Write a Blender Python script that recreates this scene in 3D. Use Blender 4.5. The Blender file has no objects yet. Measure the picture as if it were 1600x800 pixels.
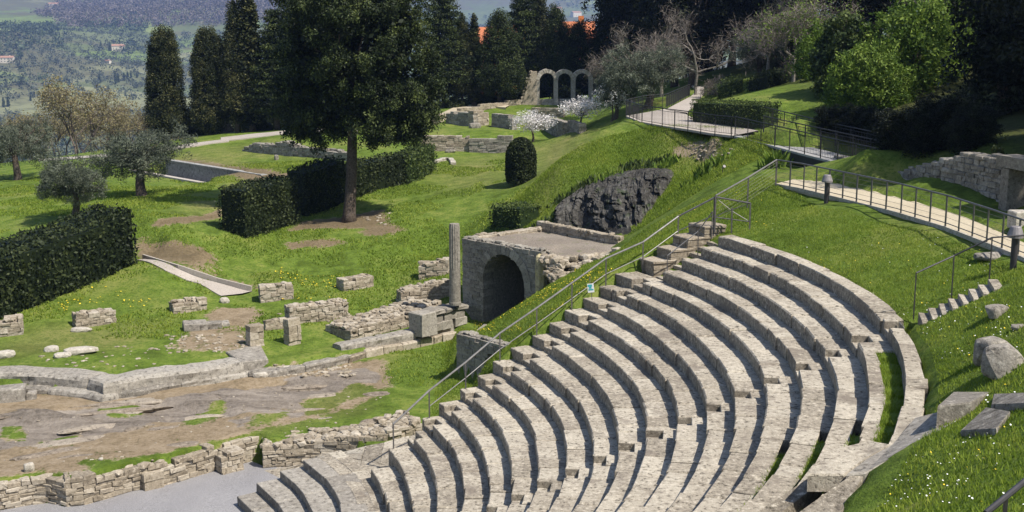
import bpy, math, random
import numpy as np
from mathutils import Vector
R = math.radians
rng = np.random.default_rng(7)
random.seed(7)
scene = bpy.context.scene
COL = scene.collection

# ------------------------------------------------------------------ camera
CAM = np.array([17.6855, -32.2608, 14.2121]); PITCH = 0.178947; FPX = 1891.48
cd = bpy.data.cameras.new("camera"); cam = bpy.data.objects.new("camera", cd); COL.objects.link(cam)
cam.location = CAM; cam.rotation_euler = (math.pi/2 - PITCH, 0, 0)
cd.sensor_width = 36; cd.lens = 36*FPX/1600; cd.clip_start = .1; cd.clip_end = 20000
scene.camera = cam
# ------------------------------------------------------------------ light
SUN_AZ, SUN_EL = R(-35), R(54)
w = bpy.data.worlds.new("World"); scene.world = w; w.use_nodes = True
nt = w.node_tree; bg = nt.nodes["Background"]
sky = nt.nodes.new("ShaderNodeTexSky"); sky.sky_type = 'NISHITA'; sky.sun_disc = False
sky.sun_elevation = SUN_EL; sky.sun_rotation = math.pi/2 - SUN_AZ
nt.links.new(sky.outputs[0], bg.inputs[0]); bg.inputs[1].default_value = .098
sl = bpy.data.lights.new("sun", 'SUN'); sl.energy = 4.4; sl.angle = R(.5); sl.color = (1, .95, .86)
so = bpy.data.objects.new("sun", sl); COL.objects.link(so)
sd = Vector((math.cos(SUN_EL)*math.cos(SUN_AZ), math.cos(SUN_EL)*math.sin(SUN_AZ), math.sin(SUN_EL)))
so.rotation_euler = sd.to_track_quat('Z', 'Y').to_euler(); so.location = (60, -30, 80)
scene.view_settings.view_transform = 'Standard'; scene.view_settings.look = 'None'
scene.view_settings.exposure = 0.6; scene.view_settings.gamma = 1
scene.cycles.volume_bounces = 1
scene.cycles.max_bounces = 6; scene.cycles.diffuse_bounces = 3; scene.cycles.transparent_max_bounces = 6

# ------------------------------------------------------------------ pixels <-> world
FWD = np.array([0, math.cos(PITCH), -math.sin(PITCH)]); UPV = np.array([0, math.sin(PITCH), math.cos(PITCH)])
def ray(px, py):
    return FWD + (px-800)/FPX*np.array([1., 0, 0]) - (py-400)/FPX*UPV
def at(px, py, z):
    d = ray(px, py); return CAM + d*(z-CAM[2])/d[2]
def pol(r, deg, z):
    return np.array([r*math.cos(R(deg)), r*math.sin(R(deg)), z])

# ------------------------------------------------------------------ smooth value noise
def _h(ix, iy, s):
    n = (ix*374761393 + iy*668265263 + s*974711) & 0x7fffffff
    n = ((n ^ (n >> 13))*1274126177) & 0x7fffffff
    return ((n ^ (n >> 16)) & 0xffff)/65535.
def vnoise(x, y, s=0):
    x = np.asarray(x, float); y = np.asarray(y, float)
    ix = np.floor(x).astype(np.int64); iy = np.floor(y).astype(np.int64)
    fx = x-ix; fy = y-iy; fx = fx*fx*(3-2*fx); fy = fy*fy*(3-2*fy)
    a = _h(ix, iy, s); b = _h(ix+1, iy, s); c = _h(ix, iy+1, s); d = _h(ix+1, iy+1, s)
    return (a*(1-fx)+b*fx)*(1-fy)+(c*(1-fx)+d*fx)*fy
def fbm(x, y, s=0, o=4):
    t = 0; a = .5; f = 1
    for i in range(o):
        t = t+a*(vnoise(x*f, y*f, s+i*17)-.5); a *= .5; f *= 2.03
    return t

# ------------------------------------------------------------------ theatre constants
R1, DR, HR = 14.1429, .72, .38106
def row_r(k): return R1+(k-1)*DR
# ------------------------------------------------------------------ terrain
TP = [  # (px, py, z): the ground seen at that pixel lies at height z
 (60,722,-.35),(250,690,-.3),(400,662,-.25),(600,612,-.1),(660,575,0),(640,602,0),(20,640,-.25),(200,645,-.25),(350,612,-.2),(500,600,-.15),(700,560,.05),
 (60,588,.35),(200,575,.4),(300,545,.45),(380,548,.4),(100,540,.45),(200,520,.5),(30,550,.4),(300,500,.6),(400,500,.6),(480,500,.6),(560,478,.8),(620,455,.9),(430,484,.6),
 (60,500,.8),(200,450,1.3),(250,430,1.8),(225,412,2.1),(385,460,.8),(300,437,1.4),(350,420,1.6),(420,442,1.3),(500,420,1.4),(560,420,1.5),(600,400,1.8),(650,400,1.6),(690,400,1.5),(120,470,1.0),
 (260,366,3.0),(320,384,2.9),(245,397,1.9),(330,416,1.6),(235,341,3.55),(340,325,3.55),(245,358,3.1),(345,342,3.1),(215,362,2.9),(400,385,2.3),
 (150,320,3.3),(100,342,3.1),(20,325,3.0),(30,285,2.8),(60,300,2.9),(0,350,2.6),(180,305,3.2),(300,310,3.4),(380,322,3.4),(230,290,3.0),(10,300,2.8),
 (260,255,3.7),(400,281,3.7),(300,245,4.0),(420,262,4.2),(300,235,4.2),(400,225,4.4),(470,270,4.2),(450,257,4.2),(420,216,4.9),(500,215,5.1),(480,205,5),(270,226,4.2),(200,240,3.6),(120,247,2.8),(30,257,2.5),(560,215,5.1),
 (600,225,4.9),(700,262,4.2),(640,282,4.0),(690,302,3.8),(600,335,3.1),(545,348,2.8),(500,372,2.5),(430,378,2.3),(450,345,2.6),(620,362,2.7),(700,352,2.9),(740,302,4.0),(735,362,2.7),(640,378,2.4),(800,292,4.4),(760,332,3.5),(830,304,4.5),
 (680,237,4.4),(790,237,4.4),(730,206,5.6),(690,205,5.6),(790,204,5.7),(750,199,5.6),(700,198,5.6),(800,172,6.5),(870,166,6.5),(740,163,6.5),(820,158,6.5),(690,181,6.2),(900,187,6.0),(860,217,5.6),(650,215,5.2),
 (860,237,4.9),(885,216,5.2),(920,197,5.8),(905,208,5.4),(840,262,4.6),(905,225,7.9),(870,262,6.8),(857,300,5.5),(885,242,7.4),(976,187,9.1),(1040,201,9.0),(1110,213,8.9),(1145,220,8.8),(940,203,8.7),(905,250,7.1),(930,258,7.0),(980,232,7.8),(960,285,6.3),(895,295,5.8),(868,322,4.9),(1040,262,7.1),(1085,240,7.9),(1100,268,7.0),
 (860,352,4.1),(930,356,4.1),(985,366,4.3),(840,360,4.0),
 (1010,356,5.5),(1080,320,6.6),(1150,286,7.6),(1200,278,8.1),(1000,400,5.4),(1080,350,6.8),(1160,362,7.15),(1180,322,7.6),(1250,332,7.9),(1291,315,8.1),(1212,290,8.25),
 (1350,322,8.3),(1450,352,8.3),(1590,393,8.35),(1450,322,8.4),(1400,292,8.4),(1560,332,8.5),(1300,282,8.4),
 (1200,248,7.6),(1300,262,7.9),(1250,182,10.2),(1200,140,10.8),(1150,150,10.3),(1220,120,11),(1130,192,9.3),(1060,176,9.1),(1085,146,9.2),(1010,158,8.8),(1040,131,9),(1100,136,9.8),(950,167,8),(1540,226,10.2),(1350,230,9.8),
 (262,217,3.5),(300,213,3.8),(330,211,3.9),(372,206,4.2),(434,201,4.5),(478,200,4.6),(694,168,6.5),(741,164,6.7),(781,161,6.9),(818,158,7.1),(868,151,7),(910,151,7),
 (1600,440,8.7),(1400,722,7.5),(1450,692,7.8),(1500,670,8.0),(1550,654,8.15),(1350,762,7.3),(1330,792,7.15),
 (720,516,1.95),(800,490,1.9),(800,520,2.2),(760,510,1.8),(900,416,3.9),(870,440,3.6),(870,480,3.6),(940,420,4.2),(930,450,4.4),(960,405,4.5),(975,418,5.4),(840,520,2.7),
]
XY = [  # (x, y, z) off the picture or hidden
 (45,20,12),(52,45,14),(62,65,16),(45,70,12),(62,0,12),(70,95,17),(50,112,12.5),(42,-20,13),(62,-20,15),(30,-42,15),(17.7,-33,12.6),(5,-45,15),(-10,-42,12),(38,2,9.6),(38,10,9.8),
 (-40,60,1.5),(-60,80,0),(-42,95,0),(-62,112,-8),(-60,40,-.5),(-30,25,-.6),(-30,8,-1.5),(-20,-5,-1.5),(-40,-30,0),
 (-20,112,0),(-32,130,-10),(-30,150,-22),(10,135,-1),(10,150,-8),(40,135,5),(70,150,6),(-70,150,-25),(20,118,6),(-5,112,3.5),(30,150,-3),
 (24.5,56,6.2),(22,62,5.2),(20.2,54,4.9),(27,62,6.8),(14.2,26.8,.4),(15.6,25.8,.4),(17,24.8,.6),(19.0,24.0,2.4),(20.6,24.6,3.7),(22.5,23.5,4.2),(17,32,2.5),(13,30,1.2),(14,22,.2),(15,18.4,.0),(15,16.6,.0),(14.4,20,.1),(16.8,20,1.8),(15.9,17.4,1.6),(16.2,15,.05),(15,13,.05),(14,11,.05),(16.8,13,.05),(17.2,14.6,.1),(16.6,17.2,1.75),
]
for th in (30, 34):
    for r in (15.5, 17.5, 19.5, 21.5, 23.5, 25.5):
        k = (r-R1)/DR+1
        if th == 30: XY.append((*pol(r, th, 0)[:2], HR*k-.25 if r > 19 else .05))
for th in (22, 12, 3, -4):
    XY.append(tuple(pol(27.9, th, 7.2)))
for th, a, b in ((-10, 7.95, 9.2), (-16, 8.1, 9.5), (-24, 8.15, 9.6), (-33, 8.15, 9.6), (-44, 8.15, 9.6), (-58, 8.15, 9.6), (-75, 8.15, 9.6)):
    XY += [tuple(pol(27.7, th, 7.25)), tuple(pol(28.7, th, a)), tuple(pol(31, th, b))]
for th in (-30, -75, -90): XY.append(tuple(pol(36.5, th, 12.5)))
ST0, ST1 = at(1436, 500, 7.22), at(1562, 441, 8.28); STD = (ST1-ST0)[:2]; STL = float(np.hypot(*STD)); STD = STD/STL; STN = np.array([STD[1], -STD[0]])
for i in range(9):
    c = ST0+(ST1-ST0)*(i/8)
    XY += [(*(c[:2]+STN*.75), c[2]+.06), (*(c[:2]+STN*1.3), c[2]+.1), (*(c[:2]+STN*2.0), c[2]+.14), (*(c[:2]-STN*.4), c[2]-.12)]
RP = [(1212,287,8.3),(1250,294,8.32),(1320,311,8.34),(1400,331,8.36),(1480,355,8.38),(1540,378,8.4),(1600,402,8.4),(1680,440,8.4)]
FP = [(1240,280,8.3),(1300,282,8.32),(1362,297,8.34),(1430,314,8.36),(1510,340,8.38),(1570,366,8.4),(1625,390,8.4),(1720,428,8.4)]
PMID = [(at(*a)+at(*b))/2 for a, b in zip(RP, FP)]
NE = [(978,181,9.2),(1000,190,9.17),(1040,197,9.12),(1075,202,9.08),(1110,208,9.02),(1145,212,9.0)]
FE = [(1040,170,9.2),(1062,172,9.17),(1078,182,9.12),(1100,188,9.08),(1140,196,9.02),(1185,204,9.0)]
MPL = [[at(*a)*(1-t)+at(*b)*t for a, b in zip(NE, FE)] for t in (.15, .5, .85)]+[[(at(*a)+at(*b))/2 for a, b in zip(((1040,171,9.21),(1080,150,9.25),(1090,140,9.3),(1080,133,9.4)), ((1074,176,9.21),(1092,155,9.25),(1100,145,9.3),(1100,136,9.4)))]]
TG0, TG1 = at(722, 371, 4.4)[:2], at(846, 392, 4.4)[:2]; TGD = (TG1-TG0)/np.hypot(*(TG1-TG0)); TGN = np.array([-TGD[1], TGD[0]]); TGN = TGN if TGN[1] > 0 else -TGN
BW0, BW1 = at(713, 523, 1.9)[:2], at(812, 549, 1.9)[:2]; BWD = (BW1-BW0)/np.hypot(*(BW1-BW0)); BWN = np.array([-BWD[1], BWD[0]]); BWN = BWN if BWN[1] > 0 else -BWN
P3 = np.array([at(*t) for t in TP]+[np.array(t, float) for t in XY])
def _fit():
    X = P3[:, :2]; n = len(X)
    D = np.linalg.norm(X[:, None]-X[None], axis=2)
    A = np.zeros((n+3, n+3)); A[:n, :n] = D - np.eye(n)*.06
    A[:n, n] = 1; A[:n, n+1:] = X; A[n, :n] = 1; A[n+1:, :n] = X.T
    return np.linalg.solve(A, np.r_[P3[:, 2], 0, 0, 0])
WT = _fit()
# front face line of the low wall between gravel and stage (world xy, left to right)
WALL1 = [tuple(at(px, py, -1.2)[:2]) for px, py in ((-60,800),(0,797),(40,788),(70,783),(104,791),(132,787),(210,766),(256,757),(336,735))]
WALL2 = [tuple(at(px, py, z)[:2]) for px, py, z in ((411,731,-1.2),(475,722,-1.1),(525,706,-.7),(600,690,-.25),(660,668,.0))]
WL = np.array(WALL1+[tuple(at(405, 717, -1.2)[:2])]+WALL2)
def wall_y(x): return np.interp(x, WL[:, 0], WL[:, 1])
KB = np.array([at(*p)[:2] for p in ((-60,622,-.3),(0,619,-.3),(70,617,-.3),(130,622,-.3),(158,630,-.3),(225,618,-.3),(280,608,-.3),(394,592,-.3),(430,590,-.25),(480,582,-.25),(548,566,-.2),(600,552,-.2),(660,540,-.2),(714,527,-.2))])
POOL0, POOL1 = at(263, 278, 2.4), at(368, 297, 2.4); PLD = (POOL1-POOL0)[:2]; PLL = np.hypot(*PLD); PLD = PLD/PLL; PLN = np.array([-PLD[1], PLD[0]])
def hf(x, y, detail=True):
    x = np.atleast_1d(np.asarray(x, float)); y = np.atleast_1d(np.asarray(y, float))
    z = np.full(x.shape, WT[-3])+WT[-2]*x+WT[-1]*y
    for (cx, cy), wt in zip(P3[:, :2], WT[:len(P3)]):
        z += wt*np.hypot(x-cx, y-cy)
    if detail:
        sq = np.clip((np.hypot(x-(ST0[0]+ST1[0])/2, y-(ST0[1]+ST1[1])/2)-1.2)/1.5, 0, 1)
        z += (fbm(x*.5, y*.5, 3, 3)*.17+fbm(x*2.2, y*2.2, 9, 2)*.05)*sq
    ky = np.interp(x, KB[:, 0], KB[:, 1]); stg = (y < ky+.5) & (x < KB[-1, 0]) & (y > 8)
    z = np.where(stg, np.minimum(z, -.24+(fbm(x*.6, y*.6, 30, 3)*.2 if detail else 0)), z)
    bk = (y >= ky+.5) & (y < ky+2.5) & (x < KB[-1, 0]); z = np.where(bk, np.clip(z, .22, .42), z)
    ps, pn = (x-POOL0[0])*PLD[0]+(y-POOL0[1])*PLD[1], (x-POOL0[0])*PLN[0]+(y-POOL0[1])*PLN[1]
    z = np.where((ps > -2.5) & (ps < PLL+.6) & (pn > -2.4) & (pn < .4), np.minimum(z, 1.7), z)
    z = np.where((ps > -6) & (ps < PLL+2) & (pn > -9) & (pn <= -2.4), np.minimum(z, 3.0), z)
    gs_, gt_ = (x-TG0[0])*TGD[0]+(y-TG0[1])*TGD[1], (x-TG0[0])*TGN[0]+(y-TG0[1])*TGN[1]
    z = np.where((gs_ > .8) & (gs_ < 4.4) & (gt_ > .75) & (gt_ < 6.5), np.minimum(z, .2), z)
    for a, b in [s for L_ in [PMID]+MPL for s in zip(L_[:-1], L_[1:])]:
        ex, ey = b[0]-a[0], b[1]-a[1]; t = np.clip(((x-a[0])*ex+(y-a[1])*ey)/(ex*ex+ey*ey), 0, 1); dd = np.hypot(x-a[0]-t*ex, y-a[1]-t*ey)
        z = np.where(dd < .95, np.minimum(z, a[2]-.1), z)
    r = np.hypot(x, y); th = np.degrees(np.arctan2(y, x))
    bs, bt = (x-BW0[0])*BWD[0]+(y-BW0[1])*BWD[1], (x-BW0[0])*BWN[0]+(y-BW0[1])*BWN[1]
    z = np.where((bt < .1) & (bt > -9) & (bs > -5) & (bs < 6.0) & (r < 24.6) & (th > np.where(r > 17, 27.7, 26.5)), np.minimum(z, .03), z)
    z = np.where((x < BW0[0]-.05+.3*(y-BW0[1])) & (x > 13.4) & (bt > -1) & (y < 27), np.minimum(z, .12+.02*np.abs(y-17)), z)
    r = np.hypot(x, y); th = np.degrees(np.arctan2(y, x))
    k = (r-R1)/DR+1
    z = np.where((th < 27.2) & (th > -100) & (r > 13.3) & (r < np.where(th > -7.5, 27.62, np.where(th > -26.5, 27.43, 27.05))), np.minimum(z, HR*np.clip(k, 0, 20)-np.where(th > -26, .75, .5)), z)
    sx, sy = x-ST0[0], y-ST0[1]; ss, st_ = sx*STD[0]+sy*STD[1], sx*STN[0]+sy*STN[1]; lz = ST0[2]+(ST1[2]-ST0[2])*np.clip(ss/STL, 0, 1)
    z = np.where((ss > -.3) & (ss < STL+.2) & (st_ > -.35) & (st_ < 2.6), np.minimum(z, lz-np.where(st_ < .4, .3, -.08)+.1*np.maximum(0, st_-.9)), z)
    orch = ((y < wall_y(x)+.25) & (r < 15.5) & (x < 14.6)) | ((x < -8) & (y < wall_y(x)+.25))
    z = np.where(orch, np.minimum(z, -1.7), z)
    return z
def hz(x, y): return float(hf(x, y, False)[0])
def gp(px, py):
    """where the sight line through a pixel meets the ground"""
    d = ray(px, py); t = np.linspace(5, 190, 1100); P = CAM+t[:, None]*d
    g = hf(P[:, 0], P[:, 1], False); i = np.argmax(P[:, 2] < g)
    if not (P[:, 2] < g).any(): i = len(t)-1
    lo, hi = t[max(i-1, 0)], t[i]
    for _ in range(12):
        m = (lo+hi)/2; q = CAM+m*d
        if q[2] < hz(q[0], q[1]): hi = m
        else: lo = m
    return CAM+hi*d
def mpp(P): return float((np.asarray(P)-CAM)@FWD)/FPX   # metres per photo pixel at P

# ------------------------------------------------------------------ mesh building
class MB:
    def __init__(s): s.v = []; s.f = []; s.t = []; s.m = []; s.n = 0
    def add(s, V, F, tint=.5, mi=0):
        V = np.asarray(V, float).reshape(-1, 3)
        s.v.append(V); F = F if isinstance(F, list) else [F]
        for f in F:
            f = np.asarray(f, np.int64)
            if f.size == 0: continue
            if f.ndim == 1: f = f[None]
            s.f.append(f+s.n)
            t = np.asarray(tint, float)
            s.t.append(np.full(len(f), float(t)) if t.ndim == 0 else t)
            s.m.append(np.full(len(f), mi))
        s.n += len(V); return s
    def build(s, name, mats, parent=None, smooth=False, loc=None, attrs=None, link=True):
        me = bpy.data.meshes.new(name)
        V = np.concatenate(s.v)
        org = np.zeros(3) if loc is None else np.asarray(loc, float)
        if parent is not None and loc is None: org = np.array(parent.get('_o', (0, 0, 0)))
        V = V-org
        me.vertices.add(len(V)); me.vertices.foreach_set('co', V.astype(np.float32).ravel())
        lt = np.concatenate([np.full(len(f), f.shape[1]) for f in s.f])
        li = np.concatenate([f.ravel() for f in s.f])
        me.loops.add(len(li)); me.loops.foreach_set('vertex_index', li.astype(np.int32))
        me.polygons.add(len(lt)); me.polygons.foreach_set('loop_start', np.r_[0, np.cumsum(lt)[:-1]].astype(np.int32))
        mats = mats if isinstance(mats, (list, tuple)) else [mats]
        for m in mats: me.materials.append(m)
        me.polygons.foreach_set('material_index', np.concatenate(s.m).astype(np.int32))
        me.polygons.foreach_set('use_smooth', np.full(len(lt), smooth))
        me.update(calc_edges=True)
        a = me.attributes.new('tint', 'FLOAT', 'FACE'); a.data.foreach_set('value', np.concatenate(s.t).astype(np.float32))
        for nm, arr in (attrs or {}).items():
            a = me.attributes.new(nm, 'FLOAT', 'POINT'); a.data.foreach_set('value', arr.astype(np.float32))
        o = bpy.data.objects.new(name, me)
        if link: COL.objects.link(o)
        if parent is not None: o.parent = parent
        else: o.location = org
        return o
def tag(o, label, cat, group=None, kind=None):
    o['label'] = label
    if cat: o['category'] = cat
    if group: o['group'] = group
    if kind: o['kind'] = kind
    return o
def struct(o): o['kind'] = 'structure'; return o
def empty(name, loc, label, cat, group=None):
    o = bpy.data.objects.new(name, None); COL.objects.link(o); o.location = loc; o['_o'] = [float(c) for c in loc]
    o.empty_display_size = .3
    return tag(o, label, cat, group)
def copy_tree(o, parent=None):
    c = o.copy(); COL.objects.link(c)
    if parent is not None: c.parent = parent
    for ch in list(o.children): copy_tree(ch, c)
    return c
QB = np.array([[0,1,5,4],[1,2,6,5],[2,3,7,6],[3,0,4,7]])
BOXF = np.vstack([QB, [[4,5,6,7]], [[3,2,1,0]]])
CHF = np.vstack([QB, [[4,5,9,8],[5,6,10,9],[6,7,11,10],[7,4,8,11]], [[8,9,10,11]], [[3,2,1,0]]])
def hexa(mb, B, T, tint=.5, ch=.025, j=.01, mi=0, side=1.):
    """a worn stone from its four bottom and four top corners, with a chamfered top"""
    B = np.asarray(B, float); T = np.asarray(T, float)
    if j: B = B+rng.normal(0, j, B.shape); T = T+rng.normal(0, j, T.shape)
    if ch:
        c = T.mean(0); L = np.linalg.norm(T-c, axis=1, keepdims=True)
        Ti = c+(T-c)*np.maximum(0, 1-ch*1.3/np.maximum(L, 1e-4)); To = T.copy(); To[:, 2] -= ch
        tt = np.full(len(CHF), float(tint)); tt[:4] *= side   # riser sides tinted darker than the tops: shade put into the colour
        mb.add(np.vstack([B, To, Ti]), CHF, tt, mi)
    else: mb.add(np.vstack([B, T]), BOXF, tint, mi)
def block(mb, c, u, L, D, H, tint=.5, ch=.02, j=.01, mi=0, taper=0):
    """c bottom centre, u unit direction along L (2-D)"""
    u = np.array([u[0], u[1], 0.]); v = np.array([-u[1], u[0], 0.]); c = np.asarray(c, float)
    q = [c-u*L/2-v*D/2, c+u*L/2-v*D/2, c+u*L/2+v*D/2, c-u*L/2+v*D/2]
    t = [c+(p-c)*(1-taper)+np.array([0, 0, H]) for p in q]
    hexa(mb, q, t, tint, ch, j, mi)
def tube(mb, pts, rad, n=6, tint=.5, mi=0, cap=True):
    P = np.asarray(pts, float); m = len(P); rad = np.broadcast_to(np.asarray(rad, float), (m,))
    T = np.gradient(P, axis=0) if m > 1 else P
    T /= np.linalg.norm(T, axis=1, keepdims=True)+1e-9
    ref = np.array([0, 0, 1.]) if abs(T[:, 2]).mean() < .8 else np.array([1., 0, 0])
    A = np.cross(T, ref); A /= np.linalg.norm(A, axis=1, keepdims=True)+1e-9; B = np.cross(T, A)
    a = np.linspace(0, 2*math.pi, n, endpoint=False)
    V = P[:, None]+rad[:, None, None]*(np.cos(a)[None, :, None]*A[:, None]+np.sin(a)[None, :, None]*B[:, None])
    i = np.arange(m-1)[:, None]*n; k = np.arange(n)[None]; k2 = (k+1) % n
    F = [np.stack([i+k, i+k2, i+n+k2, i+n+k], -1).reshape(-1, 4)]
    if cap: F += [np.arange(n)[None, ::-1], (np.arange(n)+(m-1)*n)[None]]
    mb.add(V.reshape(-1, 3), F, tint, mi)
def bar(mb, a, b, wx, wy, tint=.5, mi=0):
    """rectangular bar from a to b"""
    a = np.asarray(a, float); b = np.asarray(b, float); t = b-a; t /= np.linalg.norm(t)
    ref = np.array([0, 0, 1.]) if abs(t[2]) < .9 else np.array([0, 1., 0])
    A = np.cross(t, ref); A /= np.linalg.norm(A); B = np.cross(t, A)
    V = [p+sx*A*wx/2+sy*B*wy/2 for p in (a, b) for sx, sy in ((-1,-1),(1,-1),(1,1),(-1,1))]
    mb.add(V, BOXF, tint, mi)
_ico = {}
def ico(sub):
    if sub not in _ico:
        import bmesh
        bm = bmesh.new(); bmesh.ops.create_icosphere(bm, subdivisions=sub, radius=1)
        bm.verts.ensure_lookup_table()
        _ico[sub] = (np.array([v.co[:] for v in bm.verts]), np.array([[v.index for v in f.verts] for f in bm.faces])); bm.free()
    return _ico[sub]
def rock(mb, c, size, tint=.5, sub=2, rot=None, blocky=.6, rough=.12, mi=0):
    V, F = ico(sub); V = V.copy()
    if blocky: V = np.sign(V)*np.abs(V)**(1-.62*blocky); V /= max(1e-6, np.abs(V).max())
    s = rng.integers(1, 9999)
    V *= 1+rough*2*(fbm(V[:, 0]*1.7+5+V[:, 2], V[:, 1]*1.7+V[:, 2]*1.3, s, 3))[:, None]
    for _ in range(3):
        n = rng.normal(size=3); n /= np.linalg.norm(n); lim = rng.uniform(.62, .9)
        d = V@n; V -= np.maximum(0, d-lim)[:, None]*n*.85
    V *= np.asarray(size, float)
    a = rng.uniform(0, 6.28) if rot is None else rot; ca, sa = math.cos(a), math.sin(a)
    V = V@np.array([[ca, sa, 0], [-sa, ca, 0], [0, 0, 1]])
    mb.add(V+np.asarray(c, float), F, tint, mi)

# ------------------------------------------------------------------ materials
def mat(name): 
    m = bpy.data.materials.new(name); m.use_nodes = True; nt = m.node_tree
    for n in list(nt.nodes):
        if n.type != 'OUTPUT_MATERIAL': nt.nodes.remove(n)
    return m, nt, nt.nodes, nt.links, next(n for n in nt.nodes if n.type == 'OUTPUT_MATERIAL')
class G:
    """tiny node helper"""
    def __init__(s, name): s.m, s.nt, s.N, s.L, s.out = mat(name)
    def new(s, t, **k):
        n = s.N.new(t)
        for a, b in k.items(): setattr(n, a, b)
        return n
    def pos(s): 
        if not hasattr(s, '_p'): s._p = s.new('ShaderNodeNewGeometry').outputs['Position']
        return s._p
    def obj(s):
        if not hasattr(s, '_q'): s._q = s.new('ShaderNodeTexCoord').outputs['Object']
        return s._q
    def attr(s, n): return s.new('ShaderNodeAttribute', attribute_name=n).outputs['Fac']
    def noise(s, scale, detail=3, rough=.55, vec=None, dist=0, st=None):
        n = s.new('ShaderNodeTexNoise'); n.inputs['Scale'].default_value = scale; n.inputs['Detail'].default_value = detail
        n.inputs['Roughness'].default_value = rough; n.inputs['Distortion'].default_value = dist
        v = vec or s.pos()
        if st is not None:
            mp = s.new('ShaderNodeMapping'); mp.inputs['Scale'].default_value = st[:3]
            if len(st) > 3: mp.inputs['Rotation'].default_value = (0, 0, st[3])
            s.L.new(v, mp.inputs[0]); v = mp.outputs[0]
        s.L.new(v, n.inputs['Vector']); return n.outputs['Fac']
    def voro(s, scale, vec=None, feat='F1', out='Distance', rnd=1):
        n = s.new('ShaderNodeTexVoronoi', feature=feat); n.inputs['Scale'].default_value = scale; n.inputs['Randomness'].default_value = rnd
        s.L.new(vec or s.pos(), n.inputs['Vector']); return n.outputs[out]
    def ramp(s, f, *st):
        n = s.new('ShaderNodeValToRGB'); e = n.color_ramp.elements
        while len(e) < len(st): e.new(.5)
        for i, (p, c) in enumerate(st):
            e[i].position = p; c = (c, c, c) if isinstance(c, (int, float)) else c; e[i].color = (*c, 1)
        s.L.new(f, n.inputs[0]); return n.outputs[0]
    def step(s, f, a, b):
        n = s.new('ShaderNodeMapRange', interpolation_type='SMOOTHSTEP'); n.inputs[1].default_value = a; n.inputs[2].default_value = b
        s.L.new(f, n.inputs[0]); return n.outputs[0]
    def math(s, op, a, b=0, clamp=False):
        n = s.new('ShaderNodeMath', operation=op, use_clamp=clamp)
        for i, v in enumerate((a, b)):
            if isinstance(v, (int, float)): n.inputs[i].default_value = v
            else: s.L.new(v, n.inputs[i])
        return n.outputs[0]
    def mix(s, f, a, b, mode='MIX'):
        n = s.new('ShaderNodeMix', data_type='RGBA', blend_type=mode)
        for i, v in ((0, f), (6, a), (7, b)):
            if isinstance(v, (int, float)): n.inputs[i].default_value = v
            elif isinstance(v, tuple): n.inputs[i].default_value = (*v, 1)
            else: s.L.new(v, n.inputs[i])
        return n.outputs[2]
    def bump(s, h, dist, strength=1):
        n = s.new('ShaderNodeBump'); n.inputs['Distance'].default_value = dist; n.inputs['Strength'].default_value = strength
        s.L.new(h, n.inputs['Height']); return n.outputs[0]
    def finish(s, col, rough=.9, bump=None, spec=.25, metal=0, trans=None):
        p = s.new('ShaderNodeBsdfPrincipled'); p.inputs['Roughness'].default_value = rough
        p.inputs['Specular IOR Level'].default_value = spec; p.inputs['Metallic'].default_value = metal
        if isinstance(col, tuple): p.inputs['Base Color'].default_value = (*col, 1)
        else: s.L.new(col, p.inputs['Base Color'])
        if bump: s.L.new(bump, p.inputs['Normal'])
        o = p.outputs[0]
        if trans:
            t = s.new('ShaderNodeBsdfTranslucent'); mx = s.new('ShaderNodeMixShader'); mx.inputs[0].default_value = trans
            if isinstance(col, tuple): t.inputs[0].default_value = (*col, 1)
            else: s.L.new(col, t.inputs[0])
            s.L.new(o, mx.inputs[1]); s.L.new(t.outputs[0], mx.inputs[2]); o = mx.outputs[0]
        s.L.new(o, s.out.inputs[0]); return s.m
def stone(name, lo, mid, hi, big=.8, speck=9, lich=.5, bump=.02, dark=.35, moss=None, stain=None):
    g = G(name); t = g.attr('tint')
    n1 = g.noise(big, 4, .6); n2 = g.noise(speck, 5, .68); n3 = g.noise(speck*4.3, 4, .7)
    c = g.ramp(g.math('ADD', g.math('MULTIPLY', n1, .45), g.math('ADD', g.math('MULTIPLY', t, .35), g.math('MULTIPLY', n2, .3))), (.32, lo), (.55, mid), (.78, hi))
    c = g.mix(g.math('MULTIPLY', g.step(n2, .53, .68), lich), c, tuple(min(1, x*1.35) for x in hi))
    c = g.mix(g.math('MULTIPLY', g.step(n2, .47, .33), dark*1.6, True), c, tuple(x*.38 for x in lo))
    c = g.mix(g.math('MULTIPLY', g.step(n3, .56, .7), .5), c, tuple(min(1, x*1.5) for x in hi))
    c = g.mix(g.math('MULTIPLY', g.step(n3, .44, .3), .6), c, tuple(x*.35 for x in lo))
    if stain:
        c = g.mix(g.math('MULTIPLY', g.step(g.noise(1.1, 5, .7), .52, .68), .75), c, stain)
    if moss:
        c = g.mix(g.math('MULTIPLY', g.step(g.noise(1.6, 4, .65), .56, .7), .6), c, moss)
    h = g.math('ADD', g.math('MULTIPLY', n2, .6), g.math('MULTIPLY', n3, .4))
    return g.finish(c, .93, g.bump(h, bump, .9), .12)
M = {}
M['seat'] = stone('seat_stone', (.18,.154,.12), (.325,.282,.222), (.46,.41,.33), 1.3, 9, .65, .04, .6, stain=(.185,.155,.125))
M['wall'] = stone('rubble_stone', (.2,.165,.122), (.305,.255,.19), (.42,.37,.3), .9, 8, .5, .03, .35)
M['grey'] = stone('weathered_grey_stone', (.145,.13,.11), (.24,.215,.182), (.345,.315,.27), .7, 6, .6, .035, .45)
M['pale'] = stone('pale_stone', (.27,.24,.195), (.39,.35,.29), (.5,.46,.4), .7, 8, .5, .03, .3)
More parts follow.
